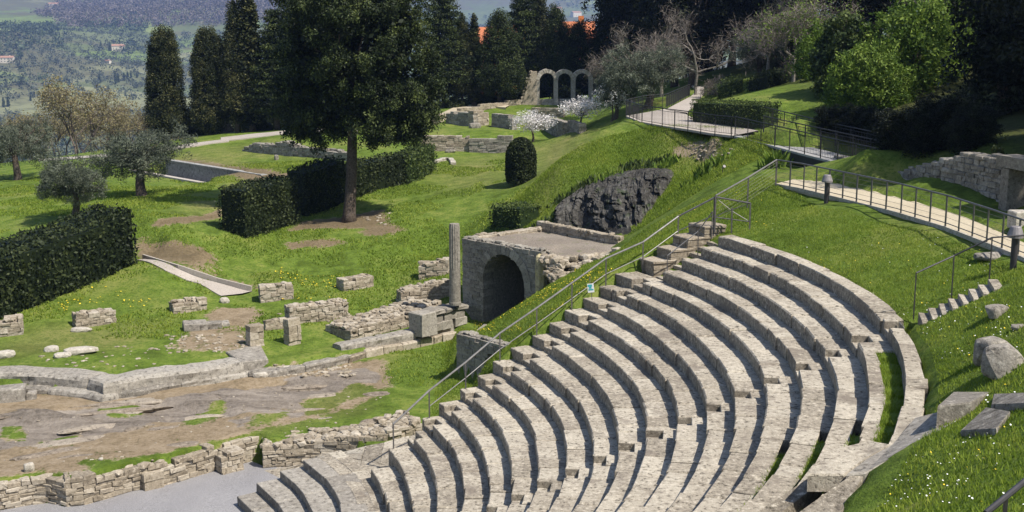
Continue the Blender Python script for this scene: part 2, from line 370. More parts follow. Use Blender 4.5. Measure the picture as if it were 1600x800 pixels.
M['gate'] = stone('dark_masonry', (.15,.135,.112), (.24,.215,.18), (.35,.32,.27), .8, 9, .4, .03, .4)
M['lichen'] = stone('lichen_stone', (.2,.17,.12), (.36,.3,.19), (.5,.43,.25), 1.5, 7, .5, .03, .4, stain=(.42,.34,.12))
M['cliff'] = stone('cliff_rock', (.024,.023,.021), (.06,.056,.05), (.16,.153,.14), .5, 3.5, .45, .2, .6, moss=(.05,.085,.02))
M['bedrock'] = stone('bedrock', (.13,.106,.082), (.225,.183,.14), (.32,.275,.22), .6, 5, .5, .05, .5)
M['conc'] = stone('path_concrete', (.29,.25,.215), (.37,.325,.28), (.46,.41,.36), .5, 14, .3, .006, .15)
M['tan'] = stone('compacted_path', (.36,.3,.21), (.45,.385,.275), (.54,.47,.36), .4, 12, .3, .006, .1)
M['poolc'] = stone('old_concrete', (.15,.14,.13), (.24,.23,.215), (.34,.33,.31), .5, 5, .4, .01, .5)
M['gravel'] = stone('gravel', (.18,.173,.175), (.25,.24,.242), (.33,.32,.315), .25, 26, .5, .02, .35)
M['roofsoil'] = stone('roof_gravel', (.15,.125,.1), (.22,.185,.15), (.31,.27,.22), .5, 16, .5, .03, .4, moss=(.12,.14,.04))
def plain(name, col, rough=.5, metal=0, var=.15, spec=.4):
    g = G(name); n = g.noise(6, 3)
    c = g.mix(g.step(n, .3, .7), tuple(x*(1-var) for x in col), tuple(min(1, x*(1+var)) for x in col))
    return g.finish(c, rough, None, spec, metal)
M['rail'] = plain('grey_painted_rail', (.13,.12,.115), .45, .3)
M['railpale'] = plain('galvanised_rail', (.2,.19,.18), .5, .35)
M['lampm'] = plain('dark_lamp_metal', (.045,.042,.045), .5, .2)
M['lampc'] = plain('lamp_cap', (.22,.2,.2), .55, .1)
M['dark'] = plain('dark_steel', (.03,.03,.032), .6, .3)
M['deck'] = plain('grey_deck', (.3,.29,.28), .7, 0)
M['white'] = plain('white_enamel', (.8,.8,.78), .5, 0, .03)
M['teal'] = plain('teal_print', (.05,.38,.4), .5, 0, .05)
M['orange'] = plain('orange_plaster', (.5,.17,.05), .9)
M['roof'] = plain('terracotta_roof', (.42,.14,.06), .9, 0, .3)
M['roofp'] = plain('pale_tile_roof', (.36,.2,.13), .9, 0, .25)
M['cream'] = plain('cream_plaster', (.62,.55,.43), .9)
M['win'] = plain('dark_window', (.03,.035,.04), .2)
def leafmat(name, dark, mid, light, trans=.22, rough=.6, big=.35):
    g = G(name); t = g.attr('tint'); n = g.noise(big, 3, .6)
    c = g.ramp(g.math('ADD', g.math('MULTIPLY', t, .75), g.math('MULTIPLY', n, .35)), (.15, dark), (.55, mid), (.95, light))
    return g.finish(c, rough, None, .2, 0, trans)
M['cyp'] = leafmat('cypress_leaf', (.01,.015,.006), (.03,.039,.014), (.135,.13,.048), .1)
M['pine'] = leafmat('evergreen_leaf', (.009,.014,.005), (.026,.04,.012), (.112,.137,.04), .1)
M['oakd'] = leafmat('holm_oak_leaf', (.004,.006,.003), (.01,.014,.006), (.03,.037,.012), .05)
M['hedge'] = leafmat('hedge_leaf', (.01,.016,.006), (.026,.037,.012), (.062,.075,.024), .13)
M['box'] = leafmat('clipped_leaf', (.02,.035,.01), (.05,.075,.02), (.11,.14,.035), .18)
M['olive'] = leafmat('olive_leaf', (.045,.055,.037), (.112,.128,.086), (.215,.232,.168), .2)
M['fresh'] = leafmat('fresh_leaf', (.05,.09,.012), (.12,.19,.025), (.22,.29,.05), .3)
M['bud'] = leafmat('budding_leaf', (.15,.125,.055), (.25,.21,.095), (.35,.31,.16), .3)
M['twig'] = leafmat('bare_twig', (.1,.08,.065), (.19,.155,.13), (.31,.265,.225), .1)
M['blossom'] = leafmat('white_blossom', (.45,.42,.4), (.72,.68,.66), (.85,.82,.8), .3)
M['farleaf'] = leafmat('far_tree_leaf', (.025,.04,.02), (.085,.11,.055), (.18,.2,.115), .1, big=.004)
M['bark'] = stone('bark', (.045,.035,.028), (.09,.07,.055), (.16,.13,.11), 2.5, 9, .4, .03, .5)
M['barkp'] = stone('pale_bark', (.13,.11,.095), (.21,.185,.16), (.3,.27,.235), 2.5, 9, .4, .02, .5)
M['blade'] = leafmat('grass_blade', (.1,.16,.016), (.2,.28,.03), (.33,.37,.06), .45, big=.3)
M['petal'] = plain('white_petal', (.8,.8,.76), .7, 0, .05)
M['petaly'] = plain('yellow_petal', (.75,.55,.03), .7, 0, .1)
# ================================================================== GROUND
gx = np.r_[np.arange(-78, -26, 1.0), np.arange(-26, -8, .5), np.arange(-8, 40, .3), np.arange(40, 82.1, 1.0)]
gy = np.r_[np.arange(-46, -24, 1.0), np.arange(-24, 62, .3), np.arange(62, 110, .5), np.arange(110, 152, 1.0)]
GX, GY = np.meshgrid(gx, gy); shp = GX.shape
fx, fy = GX.ravel(), GY.ravel(); fz = hf(fx, fy)
def poly_mask(px, feather=.8, world=False):
    P = np.array([(p if world else gp(*p)[:2]) for p in px])
    inside = np.zeros(fx.shape, bool); dist = np.full(fx.shape, 1e9)
    for (x1, y1), (x2, y2) in zip(P, np.roll(P, -1, 0)):
        with np.errstate(divide='ignore', invalid='ignore'):
            inside ^= ((y1 > fy) != (y2 > fy)) & (fx < (x2-x1)*(fy-y1)/(y2-y1)+x1)
        dx, dy = x2-x1, y2-y1; t = np.clip(((fx-x1)*dx+(fy-y1)*dy)/(dx*dx+dy*dy+1e-9), 0, 1)
        dist = np.minimum(dist, np.hypot(fx-x1-t*dx, fy-y1-t*dy))
    return np.clip(.5+np.where(inside, dist, -dist)/(2*feather), 0, 1)
soil = np.zeros_like(fx); rockm = soil.copy(); dry = soil.copy(); lush = soil.copy(); bank = soil.copy()
for p, f, v in (
    ([(-60,612),(0,612),(70,612),(130,616),(158,624),(225,612),(280,602),(392,584),(470,576),(548,558),(600,560),(618,596),(604,618),(560,636),(470,660),(400,676),(330,698),(240,715),(130,742),(60,748),(-60,752)], .5, .72),
    ([(212,368),(262,371),(318,386),(332,398),(340,418),(300,420),(255,408),(215,408)], .8, .9),
    ([(232,350),(290,338),(346,326),(350,338),(300,350),(240,358)], .4, .8),
    ([(228,412),(300,424),(345,424),(420,446),(400,452),(330,432),(250,424)], .5, .7),
    ([(560,352),(610,345),(640,360),(600,372),(560,368)], .6, .7),([(255,262),(400,288),(430,278),(470,286),(480,272),(300,248)], .9, .7),
    ([(320,492),(345,480),(395,480),(412,492),(385,510),(330,508)], .5, 1),
    ([(470,345),(540,338),(600,325),(612,345),(580,356),(500,358),(450,360)], .6, .85),
    ([(255,222),(300,214),(380,206),(470,198),(470,190),(380,190),(260,205)], 1.5, .8),
    ([(290,515),(330,505),(400,515),(395,550),(330,552),(260,545)], .6, .65),
    ([(1040,228),(1110,215),(1145,222),(1140,245),(1090,258),(1050,252)], .5, .6),
    ([(440,378),(520,372),(560,378),(520,386),(450,390)], .4, .7)):
    m_ = poly_mask(p, f)*v; soil = np.maximum(soil, m_); bank = np.maximum(bank, m_*(v in (.9, .8, .85, .7)))
for p, f, v in (
    ([(-40,650),(90,640),(230,628),(400,602),(560,572),(598,585),(560,612),(430,640),(300,655),(170,675),(60,700),(-40,705)], .5, 1),
    ([(350,655),(480,625),(560,615),(520,640),(420,662),(380,668)], .4, .8),
    ([(862,355),(872,322),(905,300),(935,282),(980,268),(1040,262),(1052,275),(1010,300),(985,340),(992,362),(930,368)], .35, 1)):
    rockm = np.maximum(rockm, poly_mask(p, f)*v)
for p, f, v in (
    ([(258,252),(400,282),(440,262),(480,272),(300,238)], 1.2, .9),([(840,232),(900,205),(890,250),(850,330),(830,330),(850,280)], 1.5, .8),
    ([(660,262),(790,235),(800,290),(700,300)], 2, .5),([(180,545),(270,500),(60,510),(0,540),(0,560)], 1, .6),([(300,310),(380,322),(350,345),(280,345)], 2, .5),
    ([(600,560),(430,650),(330,690),(420,672),(560,640)], 1, .7),([(1010,205),(1140,215),(1100,235),(1010,222)], .7, .7),([(230,245),(420,216),(480,250),(300,245)], 2, .4)):
    dry = np.maximum(dry, poly_mask(p, f)*v)
for p, f, v in (
    ([(620,400),(690,360),(720,380),(700,440),(630,420)], 1.5, .8),([(870,280),(930,215),(1000,215),(1040,245),(960,265),(890,310)], .8, 1),
    ([(606,575),(700,535),(712,560),(690,600),(612,598)], .5, 1),([(90,470),(240,430),(270,470),(150,500)], 1, .7),([(1210,295),(1600,430),(1600,445),(1440,400),(1250,345)], 1.5, .5)):
    lush = np.maximum(lush, poly_mask(p, f)*v)
for p in ([(150,635),(215,630),(228,650),(170,657)],[(285,655),(345,626),(358,638),(300,668)],[(0,660),(40,662),(44,692),(0,694)],[(130,720),(260,712),(330,688),(332,702),(140,740)],[(395,648),(455,640),(440,660),(385,668)],[(60,690),(130,675),(120,690),(60,700)],[(470,625),(560,600),(600,612),(480,650)]):
    m_ = poly_mask(p, .35); soil *= 1-.62*m_; rockm *= 1-.9*m_
# bedrock strata on the stage, running along the scene
u = fx*.93-fy*.36; v_ = fx*.36+fy*.93
st = fbm(u*.16, v_*1.1, 41, 4)
fz = fz+np.clip(rockm, 0, 1)*np.where(fy < 26, st*1.1+np.abs(fbm(u*.3, v_*2.2, 50, 3))*.5-.1, fbm(fx*.9, fy*.9+fz*1.1, 61, 4)*1.5)
woods = np.clip((fx-33-np.maximum(0, fy-20)*.06)/5, 0, 1)
g = G('ground_cover')
sn, rn, dn, ln, wn = (g.attr(n) for n in ('soil', 'rockm', 'dry', 'lush', 'woods'))
nA = g.noise(.22, 4, .6); nB = g.noise(1.3, 4, .65); nC = g.noise(6.5, 4, .7); nD = g.noise(24, 3, .7)
grass = g.ramp(g.math('ADD', g.math('MULTIPLY', nA, .45), g.math('MULTIPLY', nB, .55)), (.38, (.065,.098,.012)), (.5, (.116,.174,.024)), (.62, (.19,.228,.043)))
dryc = g.ramp(nB, (.35, (.16,.16,.05)), (.65, (.24,.21,.085)))
dfac = g.math('ADD', g.math('MULTIPLY', dn, .8), g.math('MULTIPLY', g.step(g.math('ADD', g.math('MULTIPLY', nA, .5), g.math('MULTIPLY', nC, .5)), .5, .62), .45), True)
grass = g.mix(dfac, grass, dryc)
grass = g.mix(g.math('MULTIPLY', ln, .8), grass, g.ramp(nC, (.3, (.06,.105,.012)), (.7, (.125,.185,.025))))
grass = g.mix(g.math('MULTIPLY', g.step(nC, .52, .34), .6), grass, (.04,.066,.012))
grass = g.mix(g.math('MULTIPLY', g.step(nD, .54, .72), .35), grass, (.24,.27,.07))
soilc = g.ramp(g.math('ADD', g.math('MULTIPLY', nB, .5), g.math('MULTIPLY', nC, .5)), (.34, (.145,.108,.068)), (.5, (.255,.195,.125)), (.66, (.345,.275,.195)))
bk = g.attr('bank')
soilc = g.mix(g.math('MULTIPLY', bk, .95), soilc, g.ramp(nC, (.35, (.09,.068,.036)), (.6, (.16,.12,.065))))
sn = g.math('SUBTRACT', sn, g.math('MULTIPLY', bk, .03))
sm = g.step(g.math('ADD', sn, g.math('MULTIPLY', g.math('SUBTRACT', g.math('ADD', g.math('MULTIPLY', nB, .6), g.math('MULTIPLY', nC, .4)), .5), 1.7)), .38, .56)
col = g.mix(sm, grass, soilc)
ns = g.noise(1.0, 5, .65, st=(.28, 2.0, 1.2, .37))
rockc = g.ramp(g.math('ADD', g.math('MULTIPLY', ns, .65), g.math('MULTIPLY', nC, .35)), (.34, (.09,.075,.062)), (.47, (.2,.168,.137)), (.6, (.29,.248,.205)), (.75, (.38,.335,.285)))
rm = g.step(g.math('ADD', rn, g.math('MULTIPLY', g.math('SUBTRACT', g.math('ADD', g.math('MULTIPLY', ns, .6), g.math('MULTIPLY', nB, .4)), .5), 1.5)), .42, .55)
col = g.mix(rm, col, rockc)
cliffc = g.ramp(g.math('ADD', g.math('MULTIPLY', nB, .5), g.math('MULTIPLY', nC, .5)), (.32, (.012,.012,.011)), (.52, (.04,.038,.035)), (.72, (.12,.115,.105)))
col = g.mix(g.math('MULTIPLY', rm, g.attr('cliff')), col, cliffc)
shaded_litter = g.ramp(nC, (.3, (.03,.026,.015)), (.55, (.06,.06,.025)), (.75, (.085,.09,.03)))  # leaf litter, darkened further to put the shade of the woods into it
col = g.mix(g.math('MULTIPLY', wn, .85), col, shaded_litter)
hgt = g.math('ADD', g.math('MULTIPLY', nC, .7), g.math('MULTIPLY', nD, .5))
M['ground'] = g.finish(col, .95, g.bump(hgt, .09, .9), .1)
i = np.arange(shp[0]-1)[:, None]*shp[1]; j = np.arange(shp[1]-1)[None]; q = (i+j).ravel()
mb = MB(); mb.add(np.stack([fx, fy, fz], 1), np.stack([q, q+1, q+1+shp[1], q+shp[1]], 1))
struct(mb.build('ground', M['ground'], smooth=True, attrs=dict(soil=soil, rockm=rockm, dry=dry, lush=lush, bank=bank, woods=woods, cliff=(fy > 26).astype(float))))
FZ = fz.reshape(shp); SOIL = np.maximum(soil, rockm).reshape(shp); WOODS = woods.reshape(shp); LUSH = lush.reshape(shp); DRY = dry.reshape(shp)
def gidx(x, y): return np.clip(np.searchsorted(gy, y), 1, len(gy)-1), np.clip(np.searchsorted(gx, x), 1, len(gx)-1)
def gz(x, y):
    """exact height of the ground sheet"""
    x = np.atleast_1d(x); y = np.atleast_1d(y); b, a = gidx(x, y)
    tx = (x-gx[a-1])/(gx[a]-gx[a-1]); ty = (y-gy[b-1])/(gy[b]-gy[b-1])
    return (FZ[b-1, a-1]*(1-tx)+FZ[b-1, a]*tx)*(1-ty)+(FZ[b, a-1]*(1-tx)+FZ[b, a]*tx)*ty
def gp(px, py):
    d = ray(px, py); t = np.linspace(5, 180, 1400); P = CAM+t[:, None]*d; m = P[:, 2] < gz(P[:, 0], P[:, 1])
    if not m.any(): return CAM+d*130
    i = np.argmax(m); lo, hi = t[max(i-1, 0)], t[i]
    for _ in range(8):
        c = (lo+hi)/2; q = CAM+c*d
        if q[2] < gz(q[0], q[1])[0]: hi = c
        else: lo = c
    return CAM+hi*d
def gpt(px, py):
    p = gp(px, py); p[2] = gz(p[0], p[1])[0]; return p

# gravel floor of the orchestra
mb = MB(); n = 60; xs = np.linspace(-16, 14.2, n); rows = []
V = [(x, min(wall_y(x)+.1, 14), -1.24+.02*math.sin(x*3)) for x in xs]+[(x, -16, -1.24) for x in xs]
k = np.arange(n-1); mb.add(V, np.stack([k+n, k+n+1, k+1, k], 1))
struct(mb.build('gravel_floor', M['gravel']))
# paved passage below the seats
mb = MB()
for a in np.arange(-40, 33, 3.0):
    for r0, r1 in ((13.3, 13.75), (13.75, 14.3)):
        r1 = min(r1, 14.28); q = [pol(r0, a, -.25), pol(r0, a+2.97, -.25), pol(r1, a+2.97, -.25), pol(r1, a, -.25)]
        t = [p+np.array([0, 0, .25]) for p in q]; hexa(mb, q[::-1], t[::-1], rng.random(), .015, .006)
edgeA = [at(*p) for p in ((412,735,-1.22),(470,727,-1.0),(528,708,-.35),(570,697,-.1),(600,691,-.02),(640,681,.0),(700,664,.02))]
edgeB = [at(*p) for p in ((440,748,-1.22),(482,722,-1.0),(524,712,-.3),(562,730,-.01),(590,745,-.004),(640,700,.0),(720,670,.02))]
for i in range(6):
    for s in range(3):
        a, b = s/3, (s+.985)/3
        q = [edgeA[i]*(1-a)+edgeB[i]*a, edgeA[i]*(1-b)+edgeB[i]*b, edgeA[i+1]*(1-b)+edgeB[i+1]*b, edgeA[i+1]*(1-a)+edgeB[i+1]*a]
        hexa(mb, [p-np.array([0, 0, .2]) for p in q], q, rng.random(), .015, .008)
struct(mb.build('paved_passage', M['seat']))

# ================================================================== CAVEA
ORD = ['lowest','second','third','fourth','fifth','sixth','seventh','eighth','ninth','tenth','eleventh','twelfth','thirteenth','fourteenth','fifteenth','sixteenth','seventeenth','eighteenth','topmost']
LEFT = {1:22,2:24.3,3:25.2,4:25.8,5:26.4,6:26.5,7:26.8,8:27.3,9:27.6,10:27.2,11:27.2,12:27.3,13:27.4,14:27.4,15:27.5,16:22.5,17:22.5,18:22.5,19:22.4}
SA_, SB_ = 23.5, -6.75
def arcstone(mb, r0, r1, a0, a1, z0, z1, tint, ch=.02, j=.009):
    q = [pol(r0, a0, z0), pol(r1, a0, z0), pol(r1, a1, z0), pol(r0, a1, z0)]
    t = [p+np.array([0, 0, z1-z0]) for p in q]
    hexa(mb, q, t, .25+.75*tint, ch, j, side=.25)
def dr_of(k, a):   # slow unevenness of the seat lines
    return .045*math.sin(a*.13+k*1.7)+.03*math.sin(a*.31+k*.6)
def seat_row(k):
    r = row_r(k); z = HR*k; mb = MB(); a = LEFT[k]; end = -70 if k < 19 else -26.8
    if k == 17: end = -72
    base = z-HR-.3; narrow = {15: -19.5, 16: -19.5, 17: -20.7, 18: -9.5}.get(k, -999)
    cuts = []
    half = math.degrees(.33/(r+.2))
    if 2 <= k <= 15: cuts.append(SA_+half*.3)
    if k >= 3: cuts.append(SB_)
    while a > end:
        L = math.degrees(rng.uniform(.5, 1.7)/r); b = max(a-L, end)
        nx = [c for c in cuts if b < c+half < a+1e-6]
        t = rng.random(); zz = z+rng.normal(0, .008); dr = dr_of(k, (a+b)/2)+rng.normal(0, .007)
        dep = DR+.14 if k < 19 else .55
        if b < narrow or (k == 19 and b < -8): dep = {15: .44, 16: .48, 17: .48, 18: .29, 19: .36}[k]+rng.normal(0, .02)
        if nx:
            c = nx[0]; b = c+half
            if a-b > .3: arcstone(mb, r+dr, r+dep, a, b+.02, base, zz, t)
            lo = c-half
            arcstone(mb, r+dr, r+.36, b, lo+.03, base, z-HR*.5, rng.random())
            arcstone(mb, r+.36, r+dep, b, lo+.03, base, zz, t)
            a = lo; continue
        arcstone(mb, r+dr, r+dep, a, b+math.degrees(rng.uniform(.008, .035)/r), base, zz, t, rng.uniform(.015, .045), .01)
        a = b
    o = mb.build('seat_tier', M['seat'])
    where = ('topmost curved stone seat tier, bordered behind by the grass slope' if k == 19 else
             'lowest curved stone seat tier, rising straight from the paved passage' if k == 1 else
             f'long curved stone seat tier, {ORD[k-1]} up from the paved passage')
    tag(o, where, 'seat tier', 'curved stone seat tiers')
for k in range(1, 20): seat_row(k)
# turf that grows on the broken upper tiers
def turf(name, r0, r1, a0, a1, z, label):
    mb = MB(); n = 40; V = []
    for i in range(n):
        a = a0+(a1-a0)*i/(n-1)
        for t in (0, .5, 1): V.append(pol(r0+(r1-r0)*t+.03*math.sin(i*2.3+t), a, z+.03*math.sin(i*1.3)+.05*(t == .5)))
    k = np.arange(n-1)*3
    mb.add(V, [np.stack([k, k+1, k+4, k+3], 1), np.stack([k+1, k+2, k+5, k+4], 1)])
    o = mb.build(name, M['blade']); tag(o, label, 'grass', kind='stuff')
    P = []
    return o
TURF = [(18, -9.5, -26, .26), (15, -19.7, -45, .4), (16, -19.7, -45, .44), (17, -20.9, -45, .44), (18, -27.5, -45, .27)]
for k, a0, a1, d in TURF:
    turf('turf', row_r(k)+d-.02, row_r(k)+DR+.12, a0, a1, HR*k-.06, 'bright green grass growing along the back of a broken seat tier')
# low stepped tiers of the orchestra
OR = [(10.5,36.0,'lowest low orchestra step, nearest the gravel'),(11.2,36.0,'second low orchestra step up from the gravel'),(11.98,35.1,'third low orchestra step up from the gravel, below the widest one'),(12.78,34.2,'widest and highest low orchestra step, beside the paved passage')]
for i, (r, a0, lab) in enumerate(OR):
    z = -.9+.3*i; mb = MB(); a = a0; dep = .92 if i < 3 else 1.05
    while a > -40:
        b = a-math.degrees(rng.uniform(.9, 2.2)/r)
        arcstone(mb, r+rng.normal(0, .012), r+dep, a, b+.02, z-.5, z+rng.normal(0, .005), rng.random(), .02)
        a = b
    tag(mb.build('orchestra_step', M['grey']), lab, 'stone step', 'low steps round the orchestra')
# stepped stone blocks closing the upper left end of the seats
for i, (px, py) in enumerate(((1000,407),(1028,391),(1057,374),(1085,356))):
    k = 16+i; r = row_r(k)+.3; mb = MB(); z = HR*k+.02
    a1, a0 = (27.4, 25.3)
    for c in range(3):
        z0 = z-.62+c*.21
        aa = a1
        while aa > a0-1e-3:
            bb = max(a0, aa-math.degrees(rng.uniform(.28, .5)/r))
            arcstone(mb, r, r+.95, aa, bb+.02, z0 if c else z0-.6, z0+.2, rng.random(), .012, .012); aa = bb-1e-3
    arcstone(mb, r-.02, r+.97, a1+.05, a0-.05, z+.01, z+.09, rng.random(), .02)
    tag(mb.build('stepped_block', M['wall']), ['lowest of the stepped masonry blocks above the handrail end of the seats','second stepped masonry block up beside the upper seats','third stepped masonry block up beside the upper seats','topmost stepped masonry block below the rectangular rail guard'][i], 'stone block', 'stepped blocks beside the upper seats')
W_E = [pol(14.7, 22.6, 0), pol(16, 24.9, 0), pol(17.6, 25.9, 0), pol(19.2, 26.6, 0), pol(21.2, 26.9, 0), pol(24.4, 27.0, 0)]
# landing of the stair between blocks and seats
mb = MB()
for k in range(16, 20):
    for half in (0, 1):
        arcstone(mb, row_r(k)+half*.36, row_r(k)+half*.36+.4, 25.2, 22.55, HR*k-1.6, HR*(k-2.1)+HR*.5*(half+1)-(.01 if half else 0), rng.random(), .015)
tag(mb.build('stair_flight', M['seat']), 'narrow stone stair between the stepped blocks and upper seats', 'stairs')
# stone steps on the right climbing to the path
S = empty('stone_steps', tuple(at(1427, 497, 7.2)), 'short flight of stone steps climbing the grass to the path', 'steps')
s0, s1, du, Ls = ST0, ST1, STD, STL
for i in range(8):
    c = s0+(s1-s0)*((i+.5)/8); mb = MB()
    block(mb, (c[0]+du[1]*.3, c[1]-du[0]*.3, c[2]-.36), du, Ls/8+.01, 1.2, .43, rng.random(), .015, .008)
    mb.build('step', M['seat'], S)
# broken slabs at the lower right end of the upper tier
def slab(name, corners, th, m, label, cat='stone slab', group=None, ch=.03):
    mb = MB(); T = np.array([at(*c) if len(c) == 3 else gpt(*c)+np.array([0, 0, .1]) for c in corners]); B = T-np.array([0, 0, th])
    n = len(T); cen = T.mean(0); To = T-np.array([0, 0, ch]); Ti = cen+(T-cen)*.97
    T2 = np.vstack([B, To, Ti]); k = np.arange(n); k2 = (k+1) % n
    F = [np.stack([k, k2, n+k2, n+k], 1), np.stack([n+k, n+k2, 2*n+k2, 2*n+k], 1), (np.arange(n)+2*n)[None], np.arange(n)[None, ::-1]]
    if np.cross((T[1]-T[0])[:2], (T[2]-T[1])[:2]) < 0: F = [f[:, ::-1] for f in F]
    mb.add(T2, F, rng.random()); return tag(mb.build(name, m), label, cat, group)
slab('stone_slab', ((1262,741,7.2),(1318,741,7.2),(1352,716,7.2),(1392,694,7.25),(1360,688,7.2),(1300,702,7.2)), .3, M['seat'], 'broken pale slab ending the topmost tier above a dark gap', group='slabs at the end of the top tier')
slab('stone_slab', ((1322,741,7.22),(1352,738,7.26),(1480,668,7.7),(1535,634,7.88),(1478,640,7.6),(1430,652,7.35),(1395,694,7.26),(1354,717,7.22)), .25, M['grey'], 'sloping grey bedrock ramp running up from the topmost tier into the grass', group='slabs at the end of the top tier')
slab('stone_slab', ((1500,682),(1556,680),(1578,652),(1540,645)), .4, M['grey'], 'flat grey slab bedded in grass below the dark block', group='slabs in the right grass slope')
slab('stone_slab', ((1548,641),(1612,639),(1614,622),(1552,624)), .3, M['grey'], 'thin grey slab at the right edge, level with the dark block', group='slabs in the right grass slope')
slab('stone_block', ((1465,634,8.0),(1517,628,8.05),(1548,612,8.05),(1490,612,7.95)), .75, M['grey'], 'squared grey block with a dark face beside the ramp', 'stone block')
slab('stone_slab', ((1264,746,6.85),(1180,802,6.55),(1215,805,6.55),(1285,752,6.85)), .4, M['seat'], 'narrow tier stone running down from the dark slab face', group='slabs at the end of the top tier')
slab('stone_slab', ((1350,742,7.2),(1330,742,7.2),(1240,806,6.95),(1312,806,7.0)), .5, M['seat'], 'narrow pale kerb stones bordering the lower right grass', group='slabs at the end of the top tier')
for (px, py, s, lab) in ((1572,578,(.42,.32,.32),'large split boulder with a sunlit top on the right slope'),(1548,562,(.3,.26,.3),'rounded boulder leaning behind the large split boulder'),(1556,494,(.28,.2,.17),'small pale rock in the grass below the stone steps'),(1590,513,(.12,.1,.07),'tiny stone in the grass at the right edge'),(1550,402,(.55,.3,.1),'flat stone in the grass below the path lamp')):
    c = gpt(px, py); mb = MB(); rock(mb, (0, 0, s[2]*.45), s, .5, 3, rot=.5, blocky=.85, rough=.09)
    tag(mb.build('boulder', M['grey'], loc=(0, 0, 0)), lab, 'rock', 'rocks on the right slope').location = c
# ================================================================== RUINED WALLS
def masonry(mb, pts, thick, zb, zt, ch=.2, bl=.42, rubble=False, j=.014, side=1, core=True):
    """coursed rubble along a polyline (its front face line); zb, zt functions of distance s (or numbers)"""
    P = np.asarray(pts, float)[:, :2]; seg = np.hypot(*np.diff(P, axis=0).T); S = np.r_[0, np.cumsum(seg)]; T = S[-1]
    fb = zb if callable(zb) else (lambda s: zb); ft = zt if callable(zt) else (lambda s: zt)
    def pt(s): return np.array([np.interp(s, S, P[:, 0]), np.interp(s, S, P[:, 1])])
    def nor(s):
        d = pt(min(s+.05, T))-pt(max(s-.05, 0)); d /= np.hypot(*d)+1e-9; return np.array([-d[1], d[0]])*side
    if core:
        n = max(2, int(T/.4)); ss = np.linspace(.03, T-.03, n)
        for a, b in zip(ss[:-1], ss[1:]):
            za = (fb((a+b)/2)); zc = ft((a+b)/2)-ch*.75
            if zc <= za+.05: continue
            pa, pb, n1, n2 = pt(a), pt(b), nor(a), nor(b); i0, i1 = .05, thick-.05
            q = [np.r_[pa+n1*i0, za-.3], np.r_[pb+n2*i0, za-.3], np.r_[pb+n2*i1, za-.3], np.r_[pa+n1*i1, za-.3]]
            hexa(mb, q, [p+np.array([0, 0, zc-za+.3]) for p in q], .1, 0, 0)
    z = min(fb(s) for s in np.linspace(0, T, 12))-.1; top = max(ft(s) for s in np.linspace(0, T, 24))
    wy = [(0, thick)] if thick < .75 else [(0, .42), (thick-.42, thick)]
    while z < top-.05:
        h = ch*rng.uniform(.75, 1.25)
        for lo, hi in wy:
            s = -rng.uniform(0, bl*.3)
            while s < T-.04:
                L = bl*rng.uniform(.55, 1.6); a, b = max(s, 0), min(s+L, T)
                if T-b < bl*.3: b = T
                m = (a+b)/2
                if b-a > .05 and z+h*.55 < ft(m)+rng.normal(0, .02) and z+h > fb(m)-.05:
                    pa, pb, n1, n2 = pt(a), pt(b), nor(a), nor(b); e = rng.normal(0, .018); g_ = .007
                    d = (pb-pa)/(np.hypot(*(pb-pa))+1e-9)*g_
                    q = [np.r_[pa+d+n1*(lo+e), z], np.r_[pb-d+n2*(lo+e), z], np.r_[pb-d+n2*(hi+rng.normal(0, .02)), z], np.r_[pa+d+n1*(hi), z]]
                    if side < 0: q = q[::-1]
                    hexa(mb, q, [p+np.array([0, 0, h-.006+rng.normal(0, .006)]) for p in q], rng.random(), .022, j)
                s += L
        z += h
    if rubble:
        for _ in range(int(T*thick*rubble)):
            s = rng.uniform(.1, T-.1); p = pt(s)+nor(s)*rng.uniform(.08, thick-.08); sz = rng.uniform(.09, .2)
            rock(mb, (p[0], p[1], ft(s)-.02+rng.uniform(-.05, .06)), (sz*1.3, sz, sz*.6), rng.random(), 1, blocky=.5, rough=.15)
def lin(*v):
    xs = np.linspace(0, 1, len(v)); return v, xs
def prof(T, *v): return lambda s: float(np.interp(s/T, np.linspace(0, 1, len(v)), v))
def plen(P): P = np.asarray(P)[:, :2]; return float(np.hypot(*np.diff(P, axis=0).T).sum())
def wall(name, pts, thick, zb, zt, label, cat='ruined wall', group=None, m='wall', **k):
    mb = MB(); masonry(mb, pts, thick, zb, zt, **k); return tag(mb.build(name, M[m]), label, cat, group)
STG = 'ruined walls of the stage'
n1 = WALL1[:5]; T = plen(n1)
wall('stage_wall', n1, .6, -1.25, prof(T, -.42, -.4, -.38, -.42, -.35), 'low concave niche of coursed rubble at the lower left edge', 'stage wall', STG, ch=.15, bl=.36, rubble=5)
mb = MB(); masonry(mb, WALL1[4:6], .75, -1.25, -.3, ch=.16, bl=.4); tag(mb.build('wall_pier', M['wall']), 'square rubble corner pier ending the concave niche', 'stone pier', STG)
n1 = WALL1[5:]; T = plen(n1)
wall('stage_wall', n1, .5, -1.25, prof(T, -.3, -.38, -.4, -.42, -.5, -.45, -.3), 'low straight rubble wall between the corner pier and the thick wall', 'stage wall', STG, ch=.15, bl=.4, rubble=3)
n1 = [tuple(at(*c, -1.2)[:2]+np.array([0, .25])) for c in ((330,737),(372,726),(414,716))]
wall('stage_wall', n1, .45, -1.3, -.42, 'recessed bit of rubble wall closing the gap behind the rubble stub', 'stage wall', STG, ch=.15, bl=.36, rubble=3)
T = plen(WALL2)
wall('stage_wall', WALL2, 1.45, prof(T, -1.25, -1.1, -.7, -.3, -.05), prof(T, -.45, -.35, -.15, .05, .25), 'thick rubble wall with a broken stony top beside the low orchestra steps', 'stage wall', STG, ch=.15, bl=.34, rubble=26)
